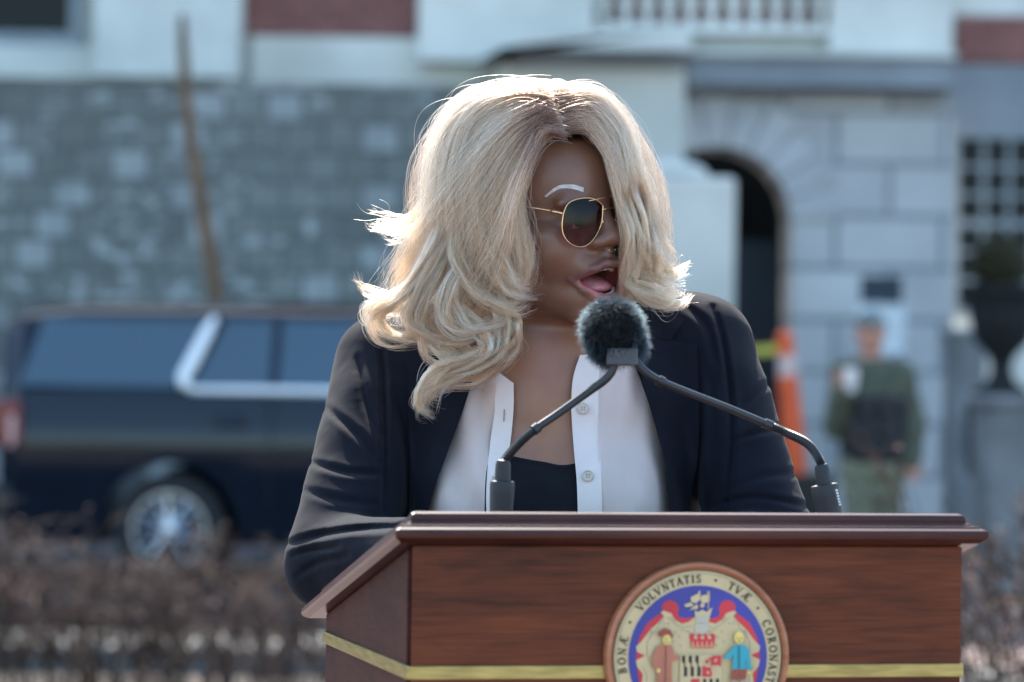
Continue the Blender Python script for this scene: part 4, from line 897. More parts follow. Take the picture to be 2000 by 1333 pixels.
# sunglasses (pair > frame, lens)
sg = empty('sunglasses', tuple(fromh((0, .1, 0))-np.array(wloc(per)))); sg.parent = per
def lensout(s, grow=0):
    base = [(.0115, .0090), (.022, .0165), (.036, .0185), (.050, .0160), (.0565, .0085), (.0600, -.004), (.0604, -.020), (.0555, -.0330), (.0450, -.0410), (.0345, -.0390), (.0240, -.0280), (.0155, -.0110)]
    c = np.array([.039, -.008]); b_ = np.array(base+[base[0]]); b_ = c+(b_-c)*(1+grow)
    p = resamp(b_, 61)[:-1]; x = p[:, 0]*s; return np.stack([x, GY(p[:, 0], p[:, 1]), p[:, 1]+GZ], 1)
GZ = .0020
def GY(x, z): return .1000-.0035*(x/.03)**2*1.0-.10*np.maximum(-z, 0)*0
for s in (-1, 1):
    o = lensout(s); c = np.array([s*.039, 0, 0]); V = []; rings = 8
    for r_ in range(rings+1):
        t = r_/rings; x = c[0]+(o[:, 0]-c[0])*t; z = (-.008+GZ)+(o[:, 2]-(-.008+GZ))*t
        y = GY(np.abs(x), z)+.0022*(1-t*t); V.append(np.stack([x, y, z], 1))
    V = np.concatenate(V); n = 60; F = []
    for r_ in range(rings):
        for j in range(n): F.append((r_*n+j, r_*n+(j+1) % n, (r_+1)*n+(j+1) % n, (r_+1)*n+j))
    F = [f for f in F]; W = fromh(V); lo_ = mesh('lens', W, F, None, sg, True)
    bm = bmesh.new(); bm.from_mesh(lo_.data); bmesh.ops.remove_doubles(bm, verts=bm.verts[:], dist=1e-5); bmesh.ops.holes_fill(bm, edges=bm.edges[:], sides=0) if False else None; bm.to_mesh(lo_.data); bm.free()
    zz = np.array([toh(np.array(v.co)[None])[0, 2] for v in lo_.data.vertices]); t = np.clip((zz-(-.030))/.045, 0, 1)
    lc = np.outer(1-t, (.50, .27, .33))+np.outer(t, (.040, .018, .034)); a_ = lo_.data.color_attributes.new('tint', 'FLOAT_COLOR', 'POINT'); a_.data.foreach_set('color', np.c_[lc, np.ones(len(lc))].astype(np.float32).ravel())
    lo_.data.materials.append(bpy.data.materials.get('lens_tint') or bpy.data.materials.new('lens_tint'))
    b = MB(); pts = [hb(x) for x in o]; k0 = 0
    b.tube([hb(x) for x in np.r_[o, o[:1]][:61]], [.00075 if (i < 34 or i > 50) else .00045 for i in range(61)], 8, False)
    hx = hb((s*.0592, float(GY(.0592, 0)), .0045+GZ)); h2 = hb((s*.0680, .078, .0085+GZ)); h3 = hb((s*.079, .035, .020)); h4 = hb((s*.081, -.01, .026))
    b.tube([hx, hx.lerp(h2, .5), h2], .0017, 8); b.tube([h2, h3, h4], .0009, 8)
    b.tube([hb((s*.0135, float(GY(.0135, 0))+.0005, .000+GZ)), hb((s*.0100, .097, -.004+GZ)), hb((s*.0085, .0945, -.009+GZ))], .0006, 6); b.lathe([(.0001, 0), (.0035, .0005), (.0035, .0014), (.0001, .002)], hb((s*.0095, .0935, -.010+GZ)), Vector(HM@np.array([s*.8, .6, 0])), 14)
    if s > 0:
        b.tube([hb((x, float(GY(abs(x), 0)), .0045+GZ+.001*(1-(x/.0135)**2))) for x in (-.0135, -.006, 0, .006, .0135)], .0009, 8)
        b.tube([hb((x, float(GY(abs(x), 0))+.001, .0180+GZ-abs(x)*.10)) for x in (-.030, -.02, -.01, 0, .01, .02, .030)], .0008, 8)
    b.build('frame', gold, sg, smooth=True)
lm = bpy.data.materials['lens_tint']; lm.use_nodes = True; N = lm.node_tree.nodes; L = lm.node_tree.links; N.remove(N['Principled BSDF'])
at = N.new('ShaderNodeAttribute'); at.attribute_name = 'tint'; tr_ = N.new('ShaderNodeBsdfTransparent'); gl = N.new('ShaderNodeBsdfGlossy'); gl.inputs['Roughness'].default_value = .03
mx = N.new('ShaderNodeMixShader'); mx.inputs[0].default_value = .022; L.new(at.outputs['Color'], tr_.inputs[0]); L.new(tr_.outputs[0], mx.inputs[1]); L.new(gl.outputs[0], mx.inputs[2]); L.new(mx.outputs[0], N['Material Output'].inputs[0])
# ---------------------------------------------------------------- clothes
def fabric(name, col, rough=.8, sheen=.3, sc=900, bump=.25, nvar=.15, alpha=1, transl=0):
    m = mat(name, col, rough, 30, nvar, 0); N = m.node_tree.nodes; L = m.node_tree.links; b = N['Principled BSDF']
    b.inputs['Sheen Weight'].default_value = sheen; b.inputs['Sheen Roughness'].default_value = .5; b.inputs['Specular IOR Level'].default_value = .1
    tc = [n for n in N if n.type == 'TEX_COORD'][0]
    w1 = N.new('ShaderNodeTexNoise'); w1.inputs['Scale'].default_value = sc; L.new(tc.outputs['Object'], w1.inputs['Vector'])
    w2 = N.new('ShaderNodeTexNoise'); w2.inputs['Scale'].default_value = 14; w2.inputs['Detail'].default_value = 3; L.new(tc.outputs['Object'], w2.inputs['Vector'])
    b1 = N.new('ShaderNodeBump'); b1.inputs['Strength'].default_value = bump; b1.inputs['Distance'].default_value = .0006; L.new(w1.outputs['Fac'], b1.inputs['Height'])
    b2 = N.new('ShaderNodeBump'); b2.inputs['Strength'].default_value = .35; b2.inputs['Distance'].default_value = .01; L.new(w2.outputs['Fac'], b2.inputs['Height']); L.new(b1.outputs[0], b2.inputs['Normal']); L.new(b2.outputs[0], b.inputs['Normal'])
    if transl:
        t = N.new('ShaderNodeBsdfTransparent'); t.inputs[0].default_value = (1, .97, .95, 1); d = N.new('ShaderNodeBsdfTranslucent'); d.inputs[0].default_value = (*col, 1)
        m1 = N.new('ShaderNodeMixShader'); m1.inputs[0].default_value = .25; L.new(b.outputs[0], m1.inputs[1]); L.new(d.outputs[0], m1.inputs[2])
        m2 = N.new('ShaderNodeMixShader'); m2.inputs[0].default_value = transl; L.new(m1.outputs[0], m2.inputs[1]); L.new(t.outputs[0], m2.inputs[2]); L.new(m2.outputs[0], N['Material Output'].inputs[0])
    return m
jm = fabric('charcoal_suiting', (.0072, .0090, .0160), .85, .06, 1500)
blm = fabric('pale_pink_chiffon', (.92, .80, .76), .6, .1, 1800, .2, .04, transl=.22); plm = fabric('pink_placket', (.84, .75, .72), .6, .1, 1800, .2, .04)
tankm = fabric('black_knit', (.012, .014, .020), .85, .15, 1200)
# jacket surface: torso and arms grown outward, with folds
CRS = [([(566, 1062), (620, 1046), (700, 1034), (800, 1030)], 9, .0030), ([(572, 1085), (610, 1074), (660, 1068)], 7, .0028), ([(580, 1125), (620, 1100), (680, 1088)], 8, .0022),
       ([(610, 905), (680, 922), (745, 925)], 9, .0022), ([(600, 960), (660, 975), (735, 985)], 10, .0016), ([(640, 800), (700, 850), (740, 905)], 10, .0020), ([(700, 700), (712, 780), (742, 850)], 9, .0022),
       ([(742, 650), (750, 740), (752, 860), (748, 1000)], 8, .0035), ([(770, 760), (790, 850), (800, 1000)], 12, .0020), ([(1392, 600), (1410, 660), (1425, 760), (1430, 860), (1422, 1000)], 8, .0035),
       ([(1432, 862), (1470, 848), (1525, 835)], 8, .0026), ([(1440, 800), (1475, 770), (1500, 750)], 9, .0018), ([(1440, 950), (1490, 930), (1560, 925)], 10, .0016), ([(1350, 800), (1362, 900), (1360, 1000)], 12, .0020), ([(1330, 590), (1380, 640), (1400, 720)], 10, .0018),
       ([(1400, 985), (1480, 972), (1580, 990)], 8, .0022), ([(1385, 720), (1395, 850), (1390, 990)], 11, .0018)]
def crease(p):
    x, y = topix(p); out = np.zeros(len(p)); q = np.stack([x, y], 1)
    for L_, w_, A in CRS:
        pts = resamp(L_, 14); lo_c, hi_c = pts.min(0)-3.2*w_, pts.max(0)+3.2*w_
        sel = np.nonzero((x > lo_c[0]) & (x < hi_c[0]) & (y > lo_c[1]) & (y < hi_c[1]))[0]
        if not len(sel): continue
        qs = q[sel]; dm = np.full(len(sel), 1e9); tt = np.zeros(len(sel))
        for i in range(13):
            a, b = pts[i], pts[i+1]; ab = b-a; t = np.clip(((qs-a)@ab)/(ab@ab), 0, 1); d = np.linalg.norm(qs-a-t[:, None]*ab, axis=1); m_ = d < dm; dm = np.where(m_, d, dm); tt = np.where(m_, (i+t)/13, tt)
        u = dm/w_; out[sel] += 1.9*A*(1-1.3*u*u)*np.exp(-u*u*.9)*np.sin(np.pi*np.clip(tt*.86+.07, 0, 1))**.6
    return out
J1 = [cap(PT(768, 722, 4.15), ELr, .0605+.002, .050, k=.028), cap(ELr, HRr, .049, .036, k=.010), cap(PT(1362, 692, 4.15), ELl, .0625, .050, k=.028), cap(ELl, HLl, .049, .036, k=.010)]
def polysd(px, py, poly):
    poly = np.array(poly, float); p = np.stack([px, py], 1); d = np.full(len(p), 1e9); ins = np.zeros(len(p), bool)
    for i in range(len(poly)):
        a, b = poly[i], poly[(i+1) % len(poly)]; ab = b-a; t = np.clip(((p-a)@ab)/(ab@ab), 0, 1); d = np.minimum(d, np.linalg.norm(p-a-t[:, None]*ab, axis=1))
        c = ((a[1] > py) != (b[1] > py)) & (px < (b[0]-a[0])*(py-a[1])/(b[1]-a[1]+1e-12)+a[0]); ins ^= c
    return np.where(ins, -d, d)/1850.
VCUT = [(1000, 560), (935, 640), (905, 700), (925, 735), (905, 800), (880, 868), (855, 935), (835, 998), (815, 1100), (840, 1500), (1310, 1500), (1322, 1080), (1313, 980), (1300, 900), (1278, 820), (1250, 740), (1225, 680), (1190, 620), (1160, 560)]
def jouter(p):
    d = evalp(BP[:3]+BP[4:], p)-.0135; a = evalp(J1, p); k = .020; h = np.clip(.5+.5*(d-a)/k, 0, 1); d = d*(1-h)+a*h-k*h*(1-h)
    m_ = np.abs(d) < .05
    if m_.any():
        pm = p[m_]; n_ = .0012*np.sin(pm[:, 0]*70+pm[:, 2]*40)*np.sin(pm[:, 2]*55-pm[:, 0]*30+pm[:, 1]*25)
        front = np.clip((4.17-pm[:, 1])/.03, 0, 1); d[m_] += crease(pm)*front+n_
    return d
def jacket_fn(p):
    d = jouter(p)
    x, y = topix(p); v = polysd(x, y, VCUT); v = np.maximum(v, p[:, 1]-4.12); d = np.maximum(d, -v)
    neck = evalp([cap(PT(1035, 560, 4.11), PT(1050, 690, 4.12), .080, .074)], p); d = np.maximum(d, -neck)
    cuff = np.minimum(np.linalg.norm(p-np.array(HRr), axis=1), np.linalg.norm(p-np.array(HLl), axis=1))-.042; d = np.maximum(d, -cuff)
    return np.maximum(d, 1.02-p[:, 2])
V, Q = surfnet(jacket_fn, (-.32, 3.74, .99), (.37, 4.34, 1.68), .0023, lip=1.8)
V = smooth(V, Q, np.ones(len(V), bool), 3)
jk = npmesh('jacket', V, Q, jm, per)
def jface(p): return jouter(p)
# lapels, right of picture then left
def skin_face(p): return evalp(BP, p)
for nm, A, B_, off in (
    ('lapel', [(1245, 700), (1262, 770), (1282, 840), (1300, 910), (1312, 998), (1318, 1080)], [(1361, 673), (1364, 740), (1366, 820), (1362, 900), (1352, 960), (1335, 1080)], .0085),
    ('lapel', [(1245, 702), (1225, 660), (1215, 610), (1205, 585)], [(1362, 674), (1310, 664), (1262, 640), (1225, 590)], .0062),
    ('collar', [(1205, 600), (1235, 640), (1262, 655), (1310, 665)], [(1215, 560), (1262, 575), (1305, 590), (1336, 626)], .0085),
    ('lapel', [(925, 735), (905, 800), (880, 868), (855, 935), (835, 998), (818, 1080)], [(799, 690), (797, 760), (799, 840), (802, 900), (800, 960), (797, 1080)], .0085),
    ('lapel', [(925, 737), (918, 700), (900, 660), (880, 630)], [(799, 691), (840, 680), (860, 655), (872, 630)], .0062),
    ('collar', [(905, 690), (890, 660), (885, 630)], [(815, 672), (812, 640), (830, 612)], .0085)):
    ruled(nm, A, B_, jface, off, jm, jk, 44, 14, .0034, .002, sharpcorner=False, fb=4.10)
# undershirt and blouse
ruled('tank_top', [(950, 880), (1000, 891), (1060, 902), (1120, 906), (1250, 860), (1330, 838)], [(930, 1080), (1000, 1080), (1060, 1080), (1120, 1080), (1250, 1080), (1340, 1080)], skin_face, .0022, tankm, per, 60, 30, .001)
ruled('tank_binding', [(950, 880), (1000, 891), (1060, 902), (1120, 906), (1250, 860), (1330, 838)], [(950, 886), (1000, 897), (1060, 908), (1120, 912), (1250, 866), (1330, 844)], skin_face, .0034, tankm, per, 60, 4, .0012)
rp = lambda x, y: .0024*np.sin((x-1170)/7.5+.012*(y-700))*np.clip((900-y)/200, .15, 1)*np.clip((x-1160)/30, 0, 1)+.0018*np.sin(x/21.+y/57.)
rpl = lambda x, y: .0040*np.sin((x-860)/16.-(y-760)/45.)+.0010*np.sin(x/9+y/30)
bo_ = empty('blouse', (0, 0, 0)); bo_.parent = per
bo_.location = Vector((.035, 4.02, 1.45))-wloc(per)
ruled('panel', [(1172, 690), (1168, 780), (1168, 860), (1170, 930), (1172, 1080)], [(1262, 640), (1330, 740), (1340, 850), (1345, 930), (1345, 1080)], skin_face, .0078, blm, bo_, 60, 46, .0006, .002, rp)
ruled('placket', [(1133, 694), (1119, 740), (1116, 800), (1121, 880), (1127, 950), (1130, 1080)], [(1165, 692), (1160, 740), (1160, 800), (1165, 880), (1169, 950), (1172, 1080)], skin_face, .0098, plm, bo_, 60, 8, .0012)
ruled('placket_fold', [(1160, 690), (1156, 740), (1156, 800), (1161, 880), (1165, 950), (1168, 1080)], [(1176, 688), (1170, 740), (1169, 800), (1172, 880), (1175, 950), (1178, 1080)], skin_face, .0090, plm, bo_, 60, 5, .0012)
ruled('panel', [(880, 690), (850, 780), (830, 870), (800, 960), (790, 1080)], [(970, 724), (966, 800), (958, 880), (948, 940), (945, 1080)], skin_face, .0085, blm, bo_, 60, 30, .0006, .002, rpl)
ruled('placket', [(966, 735), (966, 800), (958, 860), (951, 930), (950, 998), (960, 1080)], [(1003, 748), (1003, 800), (996, 870), (985, 940), (1000, 998), (1010, 1080)], skin_face, .0098, plm, bo_, 60, 8, .0012)
ruled('collar', [(905, 668), (930, 700), (966, 722), (1003, 749)], [(880, 700), (915, 735), (945, 745), (985, 752)], skin_face, .009, plm, bo_, 30, 8, .0014)
ruled('collar', [(876, 640), (890, 650), (912, 668), (935, 700)], [(872, 690), (885, 705), (900, 720), (915, 735)], skin_face, .020, plm, bo_, 20, 8, .0014)
# buttons and buttonholes
btm = mat('pearl_button', (.72, .62, .55), .25, coat=.5); holem = mat('button_thread', (.35, .25, .22), .8)
for px, py in ((1139, 798), (1148, 930)):
    Yb = float(trace(skin_face, [px], [py])[0])-.0118; c = P(px, py, Yb); ax = Vector((0, -1, .05)).normalized()
    b = MB(); b.lathe([(.0058, 0), (.0062, .0008), (.0060, .0018), (.0050, .0020), (.0045, .0014), (.0005, .0013)], c, ax, 28); bn = b.build('button', btm, bo_, angle=40)
    b = MB()
    for dx, dz in ((-1, -1), (1, -1), (-1, 1), (1, 1)): b.lathe([(.00075, 0), (.0007, .0006)], c+ax*.0013+Vector((dx*.0013, 0, dz*.0013)), ax, 8)
    b.build('thread_hole', holem, bn)
for px, py, w_, h_ in ((984, 812, 2, 12), (962, 942, 2, 12)):
    ruled('buttonhole', [(px, py-h_), (px-1, py+h_)], [(px+w_, py-h_), (px+w_-1, py+h_)], skin_face, .0113, holem, bo_, 8, 3, .0004)
# trousers and shoes (behind the lectern)
LG2 = [ell(PT(1058, 1500, TY+.03), (.185, .13, .16))]+[dict(q, ra=q['ra']+.014, rb=q['rb']+.022) for i, q in enumerate(LEG) if i % 3 != 2]
def trou(p): return np.maximum(evalp(LG2, p)-.006, np.maximum(p[:, 2]-1.12, .27-p[:, 2]))
V, Q = surfnet(trou, (-.3, 3.95, .26), (.36, 4.4, 1.14), .006); npmesh('trousers', V, Q, jm, per)
for i in (2, 5):
    q_ = LEG[i]; a, b_ = q_['a'], q_['b']
    V, Q = surfnet(lambda p: np.maximum(evalp([cap(a, b_, .042, .034), ell((b_[0], b_[1]-.02, b_[2]), (.042, .06, .026), k=.02)], p), RISER+.002-p[:, 2]), np.minimum(a, b_)-.11, np.maximum(a, b_)+.09, .004); npmesh('shoe', V, Q, mat('black_leather', (.015, .015, .016), .35), per)
# ---------------------------------------------------------------- hair
def hairmat(name, ramp, rough=.36, rad=.55, coat=0):
    m = bpy.data.materials.new(name); m.use_nodes = True; N = m.node_tree.nodes; L = m.node_tree.links; N.remove(N['Principled BSDF'])
    h = N.new('ShaderNodeBsdfHairPrincipled'); h.parametrization = 'COLOR'; h.inputs['Roughness'].default_value = rough; h.inputs['Radial Roughness'].default_value = rad
    h.inputs['Random Roughness'].default_value = .2; h.inputs['Coat'].default_value = coat
    a = N.new('ShaderNodeAttribute'); a.attribute_name = 'tone'; r = N.new('ShaderNodeValToRGB'); e = r.color_ramp.elements
    e[0].position = ramp[0][0]; e[0].color = (*ramp[0][1], 1); e[1].position = ramp[-1][0]; e[1].color = (*ramp[-1][1], 1)
    for p_, c in ramp[1:-1]: x = e.new(p_); x.color = (*c, 1)
    L.new(a.outputs['Fac'], r.inputs[0]); L.new(r.outputs[0], h.inputs['Color']); L.new(h.outputs[0], N['Material Output'].inputs[0])
    return m
def strands(name, X, rad, tone, m, parent):
    "X (n, k, 3), rad (n, k), tone (n, k)"
    n, k = X.shape[:2]; c = bpy.data.hair_curves.new(name); c.add_curves([k]*n)
    c.attributes['position'].data.foreach_set('vector', X.astype(np.float32).ravel())
    a = c.attributes.get('radius') or c.attributes.new('radius', 'FLOAT', 'POINT'); a.data.foreach_set('value', rad.astype(np.float32).ravel())
    a = c.attributes.new('tone', 'FLOAT', 'POINT'); a.data.foreach_set('value', tone.astype(np.float32).ravel())
    c.materials.append(m); o = bpy.data.objects.new(name, c); COL.objects.link(o)
    o.parent = parent; o.matrix_parent_inverse = Matrix.Translation(-wloc(parent)); return o
HCX, HCY, HYC, HRX, HRZ, HRY = 1035, 400, 4.10, 300, 370, .122
def shellY(px, py, d):
    q = np.clip(1-((px-HCX)/HRX)**2-((py-HCY)/HRZ)**2, 0.02, 1); return HYC-d*HRY*np.sqrt(q)
K = 30
LEFT = [
 [(1104, 266), (1070, 262), (1036, 298), (1012, 370), (1014, 445), (1020, 515), (1008, 560), (985, 592)],
 [(1098, 252), (1056, 244), (1008, 304), (985, 390), (1004, 475), (1014, 535), (995, 575), (960, 590)],
 [(1092, 240), (1036, 228), (976, 290), (950, 390), (948, 480), (965, 550), (1005, 578), (1045, 572)],
 [(1086, 228), (1015, 212), (942, 272), (915, 375), (930, 480), (925, 560), (890, 610), (850, 640)],
 [(1080, 217), (1005, 196), (918, 250), (882, 360), (890, 470), (860, 550), (870, 615), (950, 640)],
 [(1075, 208), (1000, 184), (900, 232), (848, 340), (850, 455), (815, 540), (775, 580), (740, 600)],
 [(1071, 200), (1004, 184), (900, 216), (838, 315), (832, 430), (800, 530), (815, 600), (880, 640)],
 [(1068, 194), (1008, 180), (905, 203), (832, 290), (815, 410), (800, 520), (760, 585), (752, 640)],
 [(1066, 190), (1015, 178), (912, 192), (832, 268), (806, 370), (796, 440), (782, 520), (742, 585)]]
RIGHT = [
 [(1110, 264), (1152, 268), (1183, 304), (1199, 355), (1214, 410), (1225, 470), (1228, 540), (1218, 600)],
 [(1104, 250), (1150, 244), (1190, 295), (1211, 360), (1222, 420), (1232, 485), (1236, 540), (1222, 590)],
 [(1097, 236), (1154, 224), (1205, 278), (1228, 350), (1244, 425), (1253, 490), (1246, 545), (1265, 585)],
 [(1090, 222), (1158, 204), (1220, 264), (1248, 345), (1266, 430), (1273, 500), (1262, 560), (1300, 590)],
 [(1082, 206), (1160, 192), (1230, 254), (1266, 340), (1286, 420), (1294, 490), (1295, 550), (1334, 572)],
 [(1074, 194), (1160, 182), (1236, 240), (1280, 325), (1300, 405), (1306, 465), (1312, 510), (1332, 512)]]
BUL = lambda G: [[(x+(max(0, 960-x)*.24 if y < 600 else max(0, 960-x)*.1)-(max(0, x-1190)*(.40 if y < 350 else .26) if y < 520 else max(0, x-1190)*.1), y) for x, y in q] for q in G]
LEFT, RIGHT = BUL(LEFT), RIGHT[:2]+BUL(RIGHT[2:])
for G in (LEFT, RIGHT):
    for q in G: x, y = q[0]; q[0] = (x, y-12*max(0, 264-y)/74)
BACK = [[(1060, 190), (920, 200), (840, 280), (815, 380), (820, 480), (815, 560), (840, 620)], [(1065, 188), (980, 210), (930, 300), (910, 400), (920, 500), (920, 600), (940, 660)],
        [(1072, 187), (1060, 220), (1040, 300), (1040, 400), (1040, 500), (1030, 600), (1020, 650)], [(1080, 188), (1150, 210), (1180, 300), (1200, 400), (1210, 500), (1220, 580), (1230, 600)], [(1085, 188), (1190, 215), (1260, 300), (1290, 400), (1295, 500), (1300, 560), (1310, 580)]]
XS, RS, TS = [], [], []
def wob(n, amp, fmax=3.2):
    s = np.linspace(0, 1, K)[None, :]; out = np.zeros((n, K, 3))
    for _ in range(3):
        f = rng.uniform(.5, fmax, (n, 1, 1)); ph = rng.uniform(0, 6.28, (n, 1, 3)); A = rng.normal(0, 1, (n, 1, 3)); out += A*np.sin(f*6.28*s[..., None]+ph)/f**.7
    return out*amp*(s[..., None]**.8)
def sheet_strands(G, n, dlo, dhi, clumps=9, amp=.0022, c1=.8, rad=.00021, rootdark=True, jit=5, lenlo=.82, sx=1, seedt=None, toneoff=0, wv=8):
    g = np.stack([resamp(q, 64) for q in G]); m_ = len(G)
    t = rng.uniform(0, m_-1-1e-6, n) if seedt is None else seedt; nc = clumps*(m_-1); tc_ = (np.floor(t/(m_-1)*nc)+.5)/nc*(m_-1)
    cid = np.floor(t/(m_-1)*nc).astype(int); s = np.linspace(0, 1, K)
    c = (.12+(c1-.12)*np.clip(s*1.5, 0, 1))[None, :]; te = t[:, None]*(1-c)+tc_[:, None]*c
    ln = rng.uniform(lenlo, 1, n)[:, None]; idx = np.clip(s[None, :]*ln*63, 0, 62.999); i0 = idx.astype(int); f = idx-i0
    gi = np.clip(te.astype(int), 0, m_-2); gf = te-gi
    def samp(a): 
        A = g[gi, i0, a]*(1-f)+g[gi, i0+1, a]*f; B_ = g[gi+1, i0, a]*(1-f)+g[gi+1, i0+1, a]*f; return A*(1-gf)+B_*gf
    px, py = samp(0), samp(1)
    cj = rng.normal(0, 1, (nc+1, 2, 4)); ph = cj[cid]; sv = s[None, :]
    px = px+(ph[:, 0, 0:1]*wv*np.sin(sv*(5+2*ph[:, 1, 3:4])+ph[:, 0, 1:2]*3)+ph[:, 0, 2:3]*wv*.7*sv)*sv; py = py+(ph[:, 1, 0:1]*wv*.6*np.sin(sv*4+ph[:, 1, 1:2]*3))*sv
    px = HCX+(px-HCX)*sx+rng.normal(0, jit, (n, 1))*(.7+.3*np.sin(np.pi*sv*.8)); py = py+rng.normal(0, jit*.8, (n, 1))
    d = rng.uniform(dlo, dhi, (n, 1))+ph[:, 0, 3:4]*.05
    Y = shellY(px, py, d)
    if G is RIGHT: Y = Y+.05*np.exp(-((px-1242)/14)**2-((py-406)/30)**2)      # hair tucked behind the far lens
    X = PN(px.ravel(), py.ravel(), Y.ravel()).reshape(n, K, 3)+wob(n, amp)
    rr = rad*rng.uniform(.7, 1.3, (n, 1))*(1-.65*sv**3)
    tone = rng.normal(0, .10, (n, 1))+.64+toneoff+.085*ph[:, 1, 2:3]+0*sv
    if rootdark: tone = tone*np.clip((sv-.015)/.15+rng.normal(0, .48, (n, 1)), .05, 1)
    XS.append(X); RS.append(rr); TS.append(tone)
def lock(pts, n, w_, amp=.0010, rad=.00022, tone=.66, pinch=.35, dark=0):
    "pts: (px, py, Y) along the lock; w_ half width in metres mid-way; made of finer sub-clumps that part and cross"
    g = resamp(pts, K); C_ = PN(g[:, 0], g[:, 1], g[:, 2]); s = np.linspace(0, 1, K); T = np.gradient(C_, axis=0); T /= np.linalg.norm(T, axis=1)[:, None]
    U = np.cross(T, [0, 1, 0]); U /= np.linalg.norm(U, axis=1)[:, None]+1e-9; W_ = np.cross(T, U)
    ns = max(5, n//38); sa = rng.uniform(0, 6.28, ns); sr = np.sqrt(rng.uniform(0, 1, ns)); stw = rng.normal(0, .9, ns); swob = wob(ns, .0018, 2.2); se = rng.uniform(.72, 1.05, ns); sw_ = rng.uniform(.12, .3, ns)
    ci = rng.integers(0, ns, n); wd = w_*(pinch+(1-pinch)*np.sin(np.pi*np.clip(s*.85+.08, 0, 1)))
    a = sa[ci][:, None]+stw[ci][:, None]*s; u = (sr[ci][:, None]*np.cos(a))*wd*1.1; v = (sr[ci][:, None]*np.sin(a))*wd*.5
    a2 = rng.uniform(0, 6.28, (n, 1)); r2 = np.sqrt(rng.uniform(0, 1, (n, 1)))*sw_[ci][:, None]; fr_ = (1.15-.6*s); u = u+r2*np.cos(a2)*w_*fr_*1.6; v = v+r2*np.sin(a2)*w_*fr_
    X = C_[None]+u[..., None]*U[None]+v[..., None]*W_[None]+swob[ci]+wob(n, amp)
    fz = rng.random(n) < .06; X[fz] += wob(int(fz.sum()), .005, 2)
    ln = np.clip(se[ci]*rng.uniform(.88, 1.0, n), .3, 1)
    for i in range(n):
        q = s*ln[i]*(K-1); X[i] = np.stack([np.interp(q, np.arange(K), X[i, :, j]) for j in range(3)], 1)
    XS.append(X); RS.append(rad*rng.uniform(.7, 1.3, (n, 1))*(1-.7*s[None]**3)); tn_ = (rng.normal(0, .10, ns)[ci][:, None]+rng.normal(0, .05, (n, 1)))+tone+0*s[None]
    TS.append(tn_)
# inner volume first, toned darker to paint the shaded gaps, then the visible layers
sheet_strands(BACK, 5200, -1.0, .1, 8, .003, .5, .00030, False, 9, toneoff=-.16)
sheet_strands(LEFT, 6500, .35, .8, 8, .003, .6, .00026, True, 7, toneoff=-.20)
sheet_strands(LEFT, 9500, .85, 1.08, 18, .0026, .62, wv=6, rad=.00018)
sheet_strands(LEFT, 4200, 1.0, 1.16, 6, .0018, .88, wv=10)
sheet_strands(LEFT, 1500, .95, 1.2, 40, .0060, .2, .00015, wv=12, jit=12, toneoff=.06)
sheet_strands(LEFT[3:], 2200, -.5, .3, 5, .004, .7, .00024, True, 9)
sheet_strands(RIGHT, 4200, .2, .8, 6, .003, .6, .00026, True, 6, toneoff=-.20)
sheet_strands(RIGHT, 5400, .80, .98, 15, .0022, .65, wv=5, rad=.00018)
sheet_strands(RIGHT, 1800, .9, 1.03, 5, .0015, .88, wv=6)
sheet_strands(RIGHT, 700, .9, 1.1, 30, .0045, .2, .00015, wv=9, jit=9, toneoff=.06)
sheet_strands(RIGHT[2:], 1800, -.4, .3, 4, .004, .7, .00024, True, 8)
part_ = [(1066, 176), (1072, 196), (1082, 217), (1094, 240), (1106, 262)]
BANG = [[(x, y), (x+12*sg, y-12), (x+40*sg, y-8), (x+70*sg, y+25)] for sg in (-1, 1) for x, y in part_]
sheet_strands(BANG[:5], 800, .9, 1.03, 20, .0022, .3, .00018, True, 6, wv=5); sheet_strands(BANG[5:], 800, .9, 1.03, 20, .0022, .3, .00018, True, 6, wv=5)
CROSS = [[(1062, 196), (975, 235), (880, 330), (815, 440), (775, 540), (760, 600)], [(1058, 225), (985, 285), (915, 400), (850, 510), (800, 580), (770, 610)],
         [(1050, 260), (1005, 350), (950, 470), (900, 560), (850, 620), (835, 660)], [(1038, 300), (1000, 400), (985, 500), (960, 590), (930, 650), (880, 690)]]
sheet_strands(CROSS, 1300, 1.08, 1.24, 24, .0045, .55, .00017, True, 10, wv=14, toneoff=.05)
sheet_strands(CROSS, 1100, 1.05, 1.18, 9, .0022, .88, .0002, True, 6, wv=12, toneoff=-.08)
